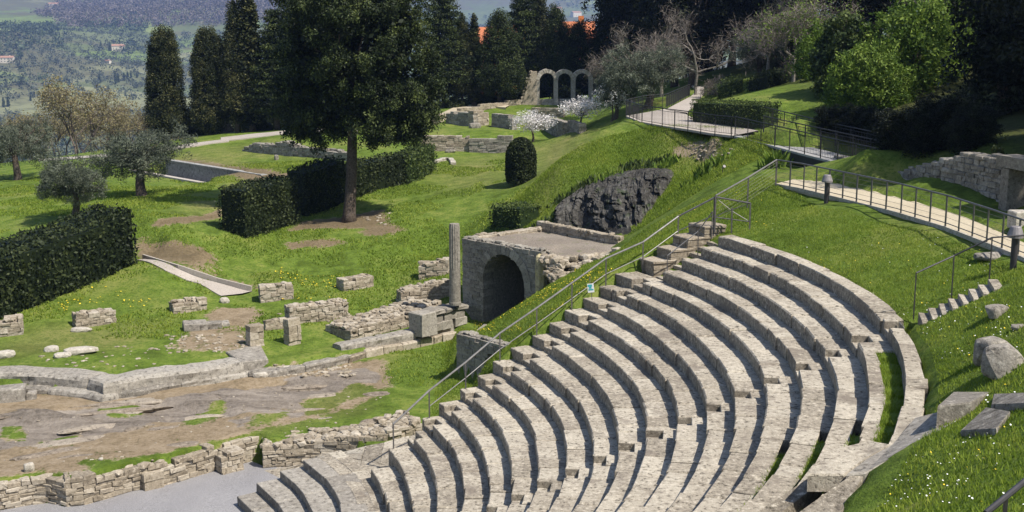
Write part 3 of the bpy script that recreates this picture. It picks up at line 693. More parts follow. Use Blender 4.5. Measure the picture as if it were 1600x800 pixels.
for (a, b, zt, lab) in (((226,768),(256,760),-.62,'flat-topped squared block projecting from the straight wall onto gravel'),((347,742),(382,733),-.55,'rubble stub projecting from the straight wall near its gap')):
    p, q = at(*a, -1.24), at(*b, -1.24); d = (q-p)[:2]; L = np.hypot(*d); d /= L; mb = MB()
    if a[0] == 226:
        block(mb, (*((p+q)/2)[:2]+np.array([-d[1], d[0]])*.4, -1.35), d, L, .85, .42, .4, .02, .015)
        block(mb, (*((p+q)/2)[:2]+np.array([-d[1], d[0]])*.4, -.93), d, L+.03, .9, .3, .7, .03, .015)
    else: masonry(mb, [p, q], .7, -1.25, zt, ch=.18, bl=.3, rubble=6)
    tag(mb.build('wall_buttress', M['wall']), lab, 'buttress', STG)
# stylobate of large slabs at the back of the stage
def slabs(name, px, zb, h, dep, m, label, cat, group, L=(1.2, 2.6), setback=0, gap=.012, j=.03, ch=.06):
    mb = MB(); P = np.array([at(*p, zb) for p in px])[:, :2]; seg = np.hypot(*np.diff(P, axis=0).T); S = np.r_[0, np.cumsum(seg)]; s = 0
    while s < S[-1]-.05:
        e = min(S[-1], s+rng.uniform(*L)); e = S[-1] if S[-1]-e < .5 else e
        for c in S[1:-1]:
            if s+.2 < c < e: e = c; break
        pa = np.array([np.interp(s+gap, S, P[:, i]) for i in (0, 1)]); pb = np.array([np.interp(e-gap, S, P[:, i]) for i in (0, 1)])
        d = pb-pa; d /= np.hypot(*d)+1e-9; n = np.array([-d[1], d[0]]); zz = h+rng.normal(0, .02)
        q = [np.r_[p, zb-.15] for p in (pa+n*setback, pb+n*setback, pb+n*(setback+dep), pa+n*(setback+dep))]
        hexa(mb, q, [v+np.array([0, 0, zz+.15]) for v in q], rng.random(), ch, j); s = e
    return tag(mb.build(name, M[m]), label, cat, group)
def sweep(name, px, zb, h, dep, m, label, cat, group, L=(2.5, 5), rnd=.16, setback=0):
    P = np.array([at(*p, zb) for p in px])[:, :2]; S = np.r_[0, np.cumsum(np.hypot(*np.diff(P, axis=0).T))]; T = S[-1]; mb = MB(); s0 = 0; sd = int(rng.integers(99))
    pt = lambda s: np.array([np.interp(s, S, P[:, 0]), np.interp(s, S, P[:, 1])])
    while s0 < T-.1:
        s1 = min(T, s0+rng.uniform(*L)); s1 = T if T-s1 < 1 else s1; n = max(4, int((s1-s0)/.16)); tt = rng.random(); oz, ot = rng.normal(0, .025), rng.normal(0, .03); V = []
        for s in np.linspace(s0+.012, s1-.012, n):
            d = pt(min(T, s+.5))-pt(max(0, s-.5)); d /= np.hypot(*d); nn = np.array([-d[1], d[0]]); en = min(s-s0, s1-s); dn = .06*max(0, 1-en/.12)
            for a, z in ((.02, -.2), (0, h*.35), (.0, h*.72), (rnd*.35, h*.92), (rnd, h), (dep*.5, h*1.0), (dep*.85, h*.96), (dep, h*.8), (dep, -.2)):
                k = fbm(np.array([s*.9+a*2]), np.array([z*3+a*1.4]), sd, 3)[0]; k2 = fbm(np.array([s*4+a*5]), np.array([z*7]), sd+5, 2)[0]
                a2 = a+setback+ot-(k*.22+k2*.09)*(1 if a < .3 else 0)+dn*(a < .3); z2 = z+oz+(k*.16+k2*.06-dn*.8)*(z > h*.5); p = pt(s)+nn*a2; V.append((p[0], p[1], zb+z2))
        i = np.arange(n-1)[:, None]*9; j = np.arange(8)[None]; q = (i+j).ravel()
        mb.add(V, [np.stack([q, q+9, q+10, q+1], 1), np.arange(9)[None], np.arange(9)[None, ::-1]+(n-1)*9], tt); s0 = s1
    return tag(mb.build(name, M[m]), label, cat, group)
T = plen(W_E)
wall('end_wall', W_E, .5, -.2, lambda s: -.15+(s+.5)*HR/DR*.98, 'sloping rubble wall closing the left end of the seats', 'retaining wall', None, 'gate', side=-1)
ST = 'long stone courses at the back of the stage'
sweep('stone_course', ((-60,622),(0,621),(70,619),(130,624),(158,630),(225,620),(280,610),(394,592)), -.3, .33, 1.3, 'grey', 'lower course of worn grey stones under the long rounded kerb', 'stone course', ST, L=(1.6, 3.6))
sweep('stone_course', ((-60,606),(0,602),(70,604),(128,610),(160,620),(230,606),(300,598),(385,583)), -.02, .5, 1.35, 'grey', 'long kerb of huge worn grey stones along the back of the stage', 'stone course', ST, L=(3.5, 7), rnd=.25, setback=.12)
sweep('stone_course', ((388,592),(430,591),(480,583),(552,566)), -.25, .32, 2.0, 'grey', 'thin flat ledge of stone between the long kerb and the moulded course', 'stone course', ST, rnd=.1)
slabs('stone_course', ((545,566),(600,552),(660,540),(716,527)), -.2, .3, .9, 'wall', 'lower rough course beneath the moulded stones near the arch', 'stone course', ST, L=(.5, 1.2))
sweep('stone_course', ((536,553),(600,541),(660,529),(716,516)), .1, .4, .85, 'grey', 'moulded stone course running up to the arched building', 'stone course', ST, L=(2, 4), setback=.1)
mb = MB(); A, B = at(548, 524, .5), at(690, 490, .55)
masonry(mb, [A[:2], B[:2]], 1.9, .35, prof(plen([A, B]), .75, .85, .95, 1.15), ch=.16, bl=.36, rubble=22)
tag(mb.build('ruined_wall', M['wall']), 'broad rubble footing with a jumbled stony top behind the moulded course', 'ruined wall', 'rubble footings behind the stage')
p, q = at(660, 522, .45), at(712, 509, .45); d = (q-p)[:2]; d /= np.hypot(*d); n = np.array([-d[1], d[0]]); mb = MB()
block(mb, (*(p[:2]+d*.45+n*.45), .3), d, .9, .9, 1.08, .8, .04, .03)
for z_, h_, o_ in ((.3, .42, .28), (.72, .4, .34)):
    for s in (1.3, 2.05, 2.85): block(mb, (*(p[:2]+d*(s+rng.uniform(-.1, .1))+n*(.45+o_)), z_), d, .74, .9, h_-.01, rng.random(), .03, .02)
for s in (1.35, 2.2, 3.0): block(mb, (*(p[:2]+d*s+n*.72), 1.12), d, .82, .98, .2, rng.random(), .06, .03)
tag(mb.build('podium_block', M['gate']), 'squared podium of large blocks under the tall column', 'stone podium')
c = at(600, 637, -.2)
mb = MB(); p, q = at(-14, 632, -.28), at(42, 627, -.28); d = (q-p)[:2]; d /= np.hypot(*d)
block(mb, (*((p+q)/2)[:2]+np.array([-d[1], d[0]])*.4, -.4), d, 1.25, .9, .66, .6, .05, .03); block(mb, (*(q[:2]+d*.2+np.array([-d[1], d[0]])*.3), -.4), d, .35, .5, .45, .4, .05, .03)
tag(mb.build('stone_block', M['grey']), 'big flat-topped block in front of the kerb at the left edge', 'stone block')
mb = MB(); p, q = at(386, 549, .3), at(424, 557, .3)
tq = [at(*c) for c in ((376,566,.42),(420,562,.36),(405,538,.42),(352,548,.46))]; hexa(mb, [np.r_[c[:2], -.5] for c in tq], tq, .6, .04, .02)
tag(mb.build('stone_slab', M['grey']), 'tilted flat slab where the long kerb meets the thin ledge', 'stone slab')
# rows of low masonry piers
PI = 'low masonry piers in the grass behind the stage'
def pier(a, b, top, dep, label, cat='stone pier', m='wall', ch=.17, bl=.4, rubble=8, group=PI, zb=None):
    p, q = gpt(*a), gpt(*b)
    if zb is not None: p = at(*a, zb); q = at(*b, zb)
    z0 = min(p[2], q[2])-.1; h = top*mpp((p+q)/2)*1.03; T = plen([p, q]); mb = MB()
    masonry(mb, [p, q], dep, prof(T, p[2]-.1, q[2]-.1), prof(T, p[2]+h, (p[2]+q[2])/2+h*.97, q[2]+h*1.0), ch=ch, bl=bl, rubble=rubble)
    return tag(mb.build('masonry_pier', M[m]), label, cat, group)
pier((-22,531),(37,523), 25, .9, 'low rubble pier cut by the left edge, below the dark hedge')
pier((119,513),(182,504), 20, .8, 'low rubble pier with a loose slab before it, below the dark hedge')
pier((271,491),(324,484), 17, .75, 'low rubble pier below the end of the concrete ramp')
pier((407,474),(459,467), 24, .85, 'neat squared rubble pier beside the end of the concrete ramp')
pier((537,456),(584,447), 16, .75, 'low rubble pier standing alone in mid lawn')
pier((654,438),(701,428), 23, .85, 'rubble pier in the grass left of the column top')
pier((453,508),(545,497), 26, .9, 'long rubble wall stub with a brown upright at its left end', 'ruined wall', bl=.36, rubble=14)
pier((627,480),(705,462), 24, .9, 'rubble wall stub running from the lawn to the column', 'ruined wall', rubble=12)
pier((391,543),(413,540), 36, .45, 'upright brown pier at the left of the sunken recess', m='wall', bl=.7, ch=.3, rubble=0)
pier((415,517),(450,512), 15, .3, 'low rubble back wall of the sunken recess', 'ruined wall', rubble=0)
pier((452,541),(471,537), 40, .4, 'tall brown upright pier at the right of the sunken recess', m='wall', bl=.7, ch=.35, rubble=0)
mb = MB(); c = gpt(317, 512)
for i, (px, py, L, D) in enumerate(((305,514,1.1,.8),(330,512,1.0,.7),(347,508,.6,.6))):
    c = gpt(px, py); block(mb, (c[0], c[1], c[2]-.15), (.95, .3), L, D, .5-.1*i, rng.random(), .04, .03)
tag(mb.build('stone_slab', M['grey']), 'row of flat grey slabs edging the trodden path', 'stone slab')
for px, py, s, lab in ((128,517,(.5,.3,.14),'loose slab lying at the foot of a rubble pier'),(127,552,(.75,.35,.2),'long pale stone lying in grass behind the kerb'),(80,548,(.35,.3,.15),'pale stone heap beside the long pale stone'),(98,557,(.4,.3,.13),'flat broken stone below the pale stone heap'),(8,557,(.45,.3,.18),'stone lump in grass at the left edge behind the kerb'),(351,472,(.28,.25,.17),'small dark block beside the concrete ramp end'),(407,588,(.35,.22,.15),'grey stone lying before the thin ledge'),(445,578,(.3,.2,.12),'stone lump in the rubble strip before the thin ledge'),(482,577,(.32,.2,.12),'broken stone in the rubble strip before the moulded course'),(46,736,(.18,.16,.22),'upright white-streaked stone in grass above the concave niche'),(158,718,(.1,.1,.05),'tiny stone on the stage soil')):
    c = gpt(px, py); mb = MB(); rock(mb, (0, 0, s[2]*.5), s, .6, 2, rot=.35, blocky=.5, rough=.13)
    o = mb.build('loose_stone', M['pale'], loc=(0, 0, 0)); o.location = c; tag(o, lab, 'stone', 'loose stones around the stage')
# scattered rubble nobody could count
mb = MB()
for (x0, y0, x1, y1, n, a, b) in ((255,522,400,552,90,.04,.13),(60,540,260,575,50,.03,.1),(420,570,560,588,90,.04,.14),(0,650,300,740,45,.02,.06),(300,610,600,680,50,.02,.06),(560,330,612,352,14,.05,.13),(430,490,640,505,40,.04,.12),(1080,222,1150,250,40,.05,.12)):
    for _ in range(n):
        c = gpt(rng.uniform(x0, x1), rng.uniform(y0, y1)); sz = rng.uniform(a, b)
        if c[2] < -1: continue
        rock(mb, c+np.array([0, 0, sz*.05]), (sz*1.4, sz, sz*.5), rng.random(), 1, blocky=.4, rough=.15)
tag(mb.build('rubble', M['wall']), 'small broken stones strewn over soil and grass', 'rubble', kind='stuff')

bt = np.array([gpt(*p) for p in ((852,348),(880,356),(915,360),(950,366),(985,362),(1008,345),(1032,312),(1056,282))]); tpp = np.array([gpt(*p) for p in ((866,326),(890,306),(915,286),(950,272),(985,264),(1015,261),(1038,262),(1058,268))])
nu, nv = 190, 80; U = np.linspace(0, 7, nu); ru = lambda A: np.stack([np.interp(U, np.arange(8), A[:, i]) for i in range(3)], 1)
A_, B_ = ru(bt)-np.array([0, 0, .4]), ru(tpp); V = []
for v in np.linspace(0, 1, nv):
    q = A_*(1-v)+B_*v; e = np.sin(math.pi*min(1, v*1.02))**.6; edge = np.clip(np.minimum(U, 7-U)*1.6, 0, 1)
    rid = np.abs(fbm(U*1.1, q[:, 2]*.9, 71, 3))*2.2+fbm(U*3.7+v, q[:, 2]*3.1, 75, 3)*.7-np.abs(fbm(U*5.5, q[:, 2]*1.1, 79, 2))*.9
    bx, bz = U*2.6+fbm(U*3, q[:, 2]*2, 3, 2)*.9, q[:, 2]*1.7+fbm(U*2, q[:, 2]*2, 4, 2)*.9; blk = _h(np.floor(bx).astype(np.int64), np.floor(bz).astype(np.int64), 5)*.55+_h(np.floor(bx*2.3).astype(np.int64), np.floor(bz*2.6).astype(np.int64), 6)*.25
    o_ = (.25+rid*.6+blk)*e*edge-.15*(1-edge); V.append(q+np.stack([-.45*o_, -.8*o_, .25*o_], 1))
mb = MB(); i = np.arange(nv-1)[:, None]*nu; j = np.arange(nu-1)[None]; q = (i+j).ravel(); mb.add(np.vstack(V), np.stack([q, q+1, q+1+nu, q+nu], 1))
tag(mb.build('rock_outcrop', M['cliff']), 'dark rugged rock outcrop under the grassy mound', 'rock')
mb = MB(); ca, sa = math.cos(.37), math.sin(.37)
for _ in range(34):
    px = rng.uniform(-20, 590); py = rng.uniform(618, 720)-(px-200)*.14
    if not (600 < py < 735): continue
    c = gpt(px, py)
    if c[2] < -.8 or wall_y(c[0])+1.2 > c[1]: continue
    rock(mb, c-np.array([0, 0, .05]), (rng.uniform(.5, 1.9), rng.uniform(.15, .4), rng.uniform(.05, .12)), rng.random(), 3, rot=.38+rng.normal(0, .12), blocky=.3, rough=.3)
struct(mb.build('stage_bedrock', M['bedrock']))
# ================================================================== VAULTED GATE BUILDING
def arch_wall(mb, A, B, thick, zb, zt, s0, s1, spring, side=1, tint=.4, bl=.4, ch=.2, voussoir=True):
    """wall from A to B (2-D, front line) with an arched opening from s0 to s1"""
    A = np.asarray(A[:2], float); B = np.asarray(B[:2], float); T = np.hypot(*(B-A)); d = (B-A)/T; n = np.array([-d[1], d[0]])*side
    c = (s0+s1)/2; rad = (s1-s0)/2
    def W(s, z, t): p = A+d*s+n*t; return np.array([p[0], p[1], z])
    def opening(z): 
        if z < spring: return s0, s1
        h = z-spring
        if h >= rad: return None
        w_ = math.sqrt(rad*rad-h*h); return c-w_, c+w_
    z = zb
    while z < zt-.03:
        h = min(ch*rng.uniform(.8, 1.2), zt-z)
        if zt-z-h < .06: h = zt-z
        op = opening(z+h*.5) ; op2 = opening(z)
        spans = [(0, T)] if op is None else [(0, op[0]), (op[1], T)]
        for a, b in spans:
            s = a
            while s < b-.01:
                e = min(b, s+bl*rng.uniform(.6, 1.5)); e = b if b-e < .12 else e
                o_ = rng.normal(0, .012)
                q = [W(s+.004, z, o_), W(e-.004, z, o_), W(e-.004, z, thick), W(s+.004, z, thick)]
                if side < 0: q = q[::-1]
                hexa(mb, q, [p+np.array([0, 0, h-.004]) for p in q], rng.random()*.6+tint*.4, .012, .006); s = e
        z += h
    if voussoir:
        nv = 17
        for i in range(nv):
            a0, a1 = math.pi*i/nv, math.pi*(i+.95)/nv; o_ = -.035
            def Q(a, r_, t): return W(c+r_*math.cos(a), spring+r_*math.sin(a), t)
            ri, ro = rad-.01, rad+.42
            V = [Q(a0, ri, o_), Q(a1, ri, o_), Q(a1, ri, thick), Q(a0, ri, thick), Q(a0, ro, o_), Q(a1, ro, o_), Q(a1, ro, thick-.02), Q(a0, ro, thick-.02)]
            hexa(mb, V[:4], V[4:], rng.random(), 0, .006)
    return W, c, rad
ZG = 4.4
GL = at(722, 371, ZG); GR = at(846, 392, ZG)
root = empty('vaulted_gate', (float(GL[0]), float(GL[1]), .4), 'ruined gate building with a big dark stone arch beside the seats', 'gate building')
gd = (GR-GL)[:2]; TG = np.hypot(*gd); gd /= TG; gn = np.array([-gd[1], gd[0]])
if gn[1] < 0: gn = -gn
side = 1 if (np.array([-gd[1], gd[0]])@gn) > 0 else -1
sA, sB = TG*.275, TG*.80; radg = (sB-sA)/2
mb = MB(); arch_wall(mb, GL, GR, .7, .1, ZG-.05, sA, sB, 3.92-radg, side); 
for s in np.arange(.15, TG, .32):   # worn top edge
    p = GL[:2]+gd*s+gn*.3; rock(mb, (p[0], p[1], ZG-.02+rng.uniform(-.04, .05)), (.2, .3, .09), rng.random(), 1, blocky=.5)
mb.build('arch_wall', M['gate'], root)
DEP = 6.2
mb = MB()   # barrel vault and tunnel walls
nA_ = 14; cs = (sA+sB)/2; V = []
prof_ = [(sA-.02, .1), (sA-.02, 3.92-radg)]+[(cs-radg*1.02*math.cos(math.pi*i/nA_), 3.92-radg+radg*1.02*math.sin(math.pi*i/nA_)) for i in range(1, nA_)]+[(sB+.02, 3.92-radg), (sB+.02, .1)]
for t in (.69, DEP):
    for s, z in prof_: p = GL[:2]+gd*s+gn*t; V.append((p[0], p[1], z))
n = len(prof_); k = np.arange(n-1); mb.add(V, [np.stack([k, k+1, k+1+n, k+n], 1)], .3); mb.add(V[n:], np.arange(n)[None], .2)
V = [np.r_[GL[:2]+gd*s+gn*t, .35] for s, t in ((sA-.02, .7), (sB+.02, .7), (sB+.02, DEP), (sA-.02, DEP))]; mb.add(V, np.arange(4)[None], .1)  # tunnel floor, tinted dark so the shade inside is part of its colour
mb.build('tunnel_vault', M['gate'], root)
mb = MB()
rb = [at(848, 357, ZG-.1), at(975, 381, ZG-.05)]
for A_, B_, t in ((GL[:2]+gn*.7, rb[0][:2], .5), (rb[0][:2], rb[1][:2], .4)):
    masonry(mb, [A_, B_], t, .4, ZG+.0 if t == .5 else ZG+.28, ch=.2, bl=.4, side=-1, rubble=8); mb.build('side_wall', M['wall'], root); mb = MB()
masonry(mb, [GR[:2]+gn*.05+gd*.1, at(880, 408, 3.9)[:2], at(905, 405, 4.1)[:2]], .5, 1.5, ZG-.25, ch=.2, bl=.38, side=1, rubble=10)
mb.build('side_wall', M['wall'], root)
mb = MB(); cor = [GL+np.r_[gn*.35, -.05], GR+np.r_[gn*.35, -.05], at(872, 404, 4.2), at(960, 392, 4.32), rb[1]-np.array([0, 0, .05]), rb[0]-np.array([0, 0, .05])]
cen = np.mean(cor, 0); ring = []
for s in np.linspace(0, 1, 9):
    for i in range(6):
        for t in np.linspace(0, 1, 6)[:-1]:
            p = cor[i]*(1-t)+cor[(i+1) % 6]*t; q = cen*(1-s)+p*s; ring.append(q+np.array([0, 0, fbm(q[0]*1.5, q[1]*1.5, 5, 3)*.22*(1 if s < .95 else .2)]))
n = 30; F = []
for s in range(8):
    k = np.arange(n); F.append(np.stack([s*n+k, (s+1)*n+k, (s+1)*n+(k+1) % n, s*n+(k+1) % n], 1))
nr = len(ring); k = np.arange(5, 25); ring += [ring[8*30+i]-np.array([0, 0, 1.6]) for i in range(30)]; F.append(np.stack([8*n+k, nr+k, nr+(k+1) % n, 8*n+(k+1) % n], 1))
mb.add(ring, F); mb.build('gravel_roof', M['roofsoil'], root, smooth=True)
mb = MB(); e0, e1, e2 = GR+np.r_[gd*.25, -.1], at(872, 404, 4.2), at(960, 392, 4.32)
for _ in range(230):
    t = rng.random(); p = e0*(1-t*2)+e1*t*2 if t < .5 else e1*(2-2*t)+e2*(2*t-1); dn = rng.random()**1.4; q = p+np.array([.25, -.95, 0])*dn*1.1+rng.normal(0, .12, 3); q[2] = max(p[2]-dn*1.0-.05, gz(q[0], q[1])[0]); s = rng.uniform(.08, .26)
    rock(mb, q, (s*1.3, s, s*.7), rng.random(), 1, blocky=.5, rough=.2)
mb.build('rubble_edge', M['wall'], root)['kind'] = 'stuff'
mb = MB(); c = GR[:2]+gd*.12-gn*.12
V = np.array([c[0], c[1], 1.6]); tube(mb, [(c[0], c[1], 1.2+i*.35+.0) for i in range(9)], [.3, .3, .29, .3, .28, .3, .29, .3, .27], 9, .6)
rock(mb, (c[0], c[1], 4.05), (.3, .3, .25), .7, 2, blocky=.3); mb.build('pilaster', M['lichen'], root)
# tall column
b = gp(709, 478); b = at(711, 476, 1.42); root = empty('stone_column', tuple(b), 'tall weathered fluted column standing left of the dark arch', 'column')
mp_ = mpp(b); Hc = 128*mp_; rc = 8.6*mp_
def lathe(mb, b, prof, n=20, flute=0, tint=.5):
    a = np.arange(n)/n*2*math.pi; V = []
    for r_, z in prof:
        rr = r_*(1-flute*(np.arange(n) % 2)); V.append(np.stack([b[0]+rr*np.cos(a), b[1]+rr*np.sin(a), np.full(n, b[2]+z)], 1))
    m = len(prof); i = np.arange(m-1)[:, None]*n; k = np.arange(n)[None]; k2 = (k+1) % n
    mb.add(np.vstack(V), [np.stack([i+k, i+k2, i+n+k2, i+n+k], -1).reshape(-1, 4), (np.arange(n)+(m-1)*n)[None]], tint)
mb = MB(); lathe(mb, b, [(rc*1.1, 0), (rc*1.12, .12), (rc*1.04, .18), (rc*1.0, Hc*.45)], 20, .0, .3); mb.build('lower_drum', M['gate'], root)
mb = MB(); lathe(mb, b, [(rc*.98, Hc*.45+.01), (rc*1.0, Hc*.5), (rc*.97, Hc*.95), (rc*.9, Hc)], 28, .1, .5); mb.build('fluted_shaft', M['gate'], root)
# bank wall with small arched doorway under the grass flank
BL, BR = at(713, 523, 1.9), at(812, 549, 1.9); BR = BR+(BR-BL)*.35; d = (BR-BL)[:2]; TB = np.hypot(*d); d /= TB; n = np.array([-d[1], d[0]]); n = n if n[1] > 0 else -n
root = empty('bank_wall', (float(BL[0]), float(BL[1]), 0), 'grey masonry wall with a small dark doorway below the grassy bank', 'retaining wall')
mb = MB(); s0_, s1_ = TB*.33, TB*.60; W, c_, r_ = arch_wall(mb, BL, BR, .6, -.15, 1.95, s0_, s1_, 1.55-(s1_-s0_)/2, 1 if np.array([-d[1], d[0]])@n > 0 else -1, voussoir=False, ch=.18, bl=.36)
for s in np.arange(.1, TB, .28): p = BL[:2]+d*s+n*.25; rock(mb, (p[0], p[1], 1.96+rng.uniform(-.03, .05)), (.17, .25, .08), rng.random(), 1, blocky=.5)
masonry(mb, [BL[:2]+n*.6, BL[:2]+np.array([1.9, 6.0])], .5, -.1, prof(6.0, 1.85, 1.5, .6), side=-1, ch=.18, bl=.36)
mb.build('masonry', M['gate'], root)
mb = MB(); V = []
for t in (.5, 3):
    for s, z in ((s0_-.05, -.2), (s0_-.05, 1.7), (s1_+.05, 1.7), (s1_+.05, -.2)): p = BL[:2]+d*s+n*t; V.append((p[0], p[1], z))
mb.add(V, np.array([[0,1,5,4],[1,2,6,5],[2,3,7,6],[4,5,6,7]]), .1); mb.build('doorway_tunnel', M['gate'], root)
# grassy bank on top of the passage vault (real earth, hides nothing behind it)
# ================================================================== TERRACE WALLS, POOL, BATHS
def gwall(px, thick, h, label, m='grey', cat='ruined wall', group=None, dz=-.15, tops=None, **k):
    P = [gpt(*p) for p in px]; T = plen(P); S = np.r_[0, np.cumsum(np.hypot(*np.diff(np.array(P)[:, :2], axis=0).T))]
    hs = h if isinstance(h, (list, tuple)) else [h]*2
    fb = lambda s: float(np.interp(s, S, [p[2] for p in P]))+dz
    ft = lambda s: float(np.interp(s, S, [p[2] for p in P]))+float(np.interp(s/T, np.linspace(0, 1, len(hs)), hs))
    return wall('ruined_wall', P, thick, fb, ft, label, cat, group, m, **k)
TW = 'ruined walls on the far lawns'
gwall(((378,236),(420,241),(480,246),(545,252)), .8, (.15,.75,.9,.8,1.25,.85,.8,.75,.75,.7), 'long ragged grey terrace wall crossing the far lawn', group=TW, ch=.24, bl=.5, rubble=3)
gwall(((655,234),(733,237)), .6, (1.25,1.3), 'sunlit pale retaining wall of the sunken lawn', 'wall', 'retaining wall', TW, ch=.24, bl=.5)  # sunlit walls here take lighter stone, shaded ones darker: light put into colour
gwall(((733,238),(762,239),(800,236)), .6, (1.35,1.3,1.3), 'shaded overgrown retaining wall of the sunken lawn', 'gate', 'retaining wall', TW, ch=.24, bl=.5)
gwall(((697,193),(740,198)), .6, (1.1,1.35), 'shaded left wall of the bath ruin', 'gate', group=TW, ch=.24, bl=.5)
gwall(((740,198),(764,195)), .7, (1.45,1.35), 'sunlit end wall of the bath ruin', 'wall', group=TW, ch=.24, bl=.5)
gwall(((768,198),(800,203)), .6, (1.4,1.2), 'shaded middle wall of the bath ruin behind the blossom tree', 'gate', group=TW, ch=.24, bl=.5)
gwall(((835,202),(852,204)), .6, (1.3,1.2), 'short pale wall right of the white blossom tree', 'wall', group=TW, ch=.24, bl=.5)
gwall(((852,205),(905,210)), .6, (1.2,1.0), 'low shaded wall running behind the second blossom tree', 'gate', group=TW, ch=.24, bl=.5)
gwall(((830,182),(880,184)), .5, (.9,.9), 'low pale wall edging the bright bath lawn', 'wall', group=TW, ch=.24, bl=.5)
gwall(((682,193),(720,178),(800,165),(822,163)), .4, (.7,.5,.6,.5), 'low pale boundary wall under the row of cypresses', 'wall', group=TW, ch=.24, bl=.5)
gwall(((665,262),(700,250),(705,258)), .4, (.3,.3), 'low kerb stones beside the end of the long hedge', 'pale', group=TW)
for px, py, s, lab in ((742,200,(.6,.4,.35),'grey stone heap before the bath ruin'),(704,238,(.5,.3,.2),'pale stone by the sunken lawn wall'),(873,212,(.6,.4,.4),'stone under the second blossom tree'),(432,250,(.2,.2,.3),'small dark upright stone on the far lawn')):
    c = gpt(px, py); mb = MB(); rock(mb, (0, 0, s[2]*.5), s, .5, 2, rot=.2); o = mb.build('loose_stone', M['grey'], loc=(0, 0, 0)); o.location = c; tag(o, lab, 'stone', 'stones on the far lawns')
# rectangular pool
c0, c1 = POOL0, POOL1
root = empty('stone_pool', tuple(c0), 'sunken rectangular concrete pool basin beside the olive trees', 'pool')
d = (c1-c0)[:2]; LP = np.hypot(*d); d /= LP; n = np.array([-d[1], d[0]]); n = n if n[1] > 0 else -n
mid = (c0+c1)[:2]/2
mb = MB(); block(mb, (*(mid+d*1.8+n*.2), 1.9), d, LP+4.4, .4, 1.95, .5, .02, .0); block(mb, (*(mid+d*1.8+n*.2), 3.852), d, LP+4.6, .55, .1, .9, .02, 0); mb.build('back_wall', M['poolc'], root)
mb = MB(); block(mb, (*(mid-n*.35), 2.0), d, LP+.4, .7, .55, .9, .02, 0); mb.build('ledge', M['conc'], root)
mb = MB(); block(mb, (*(mid-n*2.2-d*1), 2.6), d, LP+3.4, .5, .5, .8, .02, 0); mb.build('front_kerb', M['conc'], root)
mb = MB(); block(mb, (*(c1[:2]+d*.3-n*1.3), 2.2), n, 2.8, .45, .85, .8, .02, 0); mb.build('end_wall', M['conc'], root)
# the three arches of the baths
a0, a1 = gpt(816, 163), gpt(925, 163)
root = empty('arch_ruin', tuple(a0), 'row of three standing round stone arches on the far lawn', 'arch ruin')
mpa = mpp(a0); d = np.array([.995, .1]); n = np.array([-d[1], d[0]])
def PA(px): return a0[:2]+d*(px-816)*mpa
z0 = a0[2]-.3; zs = z0+.3+(163-126)*mpa
for i, (xa, xb) in enumerate(((843,866),(871,893),(899,921))):
    mb = MB(); c = (xa+xb)/2; ri = (xb-xa)/2*mpa; ro = ri+.42; cc = PA(c)
    for k in range(16):
        t0, t1 = math.pi*k/16, math.pi*(k+.97)/16
        Q = lambda t, r_, y: np.r_[cc+d*r_*math.cos(t)+n*y, zs+r_*math.sin(t)]
        hexa(mb, [Q(t0, ri, -.4), Q(t1, ri, -.4), Q(t1, ri, .4), Q(t0, ri, .4)], [Q(t0, ro, -.42), Q(t1, ro, -.42), Q(t1, ro, .42), Q(t0, ro, .42)], rng.random(), 0, .015)
    mb.build('arch', M['pale'], root)
for i, px in enumerate((839.5, 868.5, 896, 924)):
    mb = MB(); block(mb, (*PA(px), z0), d, .42, .78, zs-z0, rng.random(), .01, .01); mb.build('pillar', M['pale'], root)
mb = MB(); masonry(mb, [PA(838), PA(926)], .6, z0, z0+.85, ch=.25, bl=.5); mb.build('base_wall', M['pale'], root)
mb = MB(); hexa(mb, [np.r_[PA(814)-n*.4, z0], np.r_[PA(838)-n*.4, z0], np.r_[PA(838)+n*.5, z0], np.r_[PA(814)+n*.5, z0]], [np.r_[PA(829)-n*.4, zs+.9], np.r_[PA(838)-n*.4, zs+1.0], np.r_[PA(838)+n*.5, zs+1.0], np.r_[PA(829)+n*.5, zs+.9]], .6, .02, .03)
for s in np.linspace(0, 1, 12): rock(mb, (*(PA(814+15*s)-n*.1), z0+s*(zs+.9-z0)), (.25, .4, .2), rng.random(), 1)
mb.build('broken_side_wall', M['wall'], root)
# right-hand stone wall and doorway jamb
p = [at(1393, 283, 8.5), at(1450, 297, 8.5), at(1568, 329, 8.45)]; T = plen(p)
wall('stone_wall', p, .6, 8.3, prof(T, 8.75, 9.05, 9.25, 9.45, 9.75, 9.95, 10.1, 10.1, 10.15, 10.12), 'high rubble wall with a stepped broken left end beside the path', m='gate', ch=.17, bl=.34, rubble=3)
q = at(1573, 331, 8.45); root = empty('doorway', tuple(q), 'dark stone doorway with a heavy lintel at the right edge', 'doorway')
d = (p[2]-p[1])[:2]; d /= np.hypot(*d); mb = MB()
block(mb, (*(q[:2]+d*.25), 8.2), d, .5, .65, 1.75, .3, .02, .01); mb.build('jamb', M['gate'], root)
mb = MB(); block(mb, (*(q[:2]+d*2.2), 8.2), d, .5, .65, 1.75, .3, .02, .01); mb.build('jamb', M['gate'], root)
mb = MB(); block(mb, (*(q[:2]+d*1.2), 9.955), d, 2.9, .75, .4, .4, .03, .01); mb.build('lintel', M['gate'], root)
q = gpt(1592, 352); mb = MB(); block(mb, (q[0], q[1], q[2]-.1), d, .5, .5, .55, .8, .03, .01); tag(mb.build('stone_block', M['pale']), 'small pale block at the right edge behind the path lamp', 'stone block')
p = [at(1302, 268, 8.0), at(1352, 276, 8.2)]; wall('ruined_wall', p, .5, 7.6, 8.75, 'low grey wall stub seen through the path railing', m='gate', ch=.18, bl=.34)
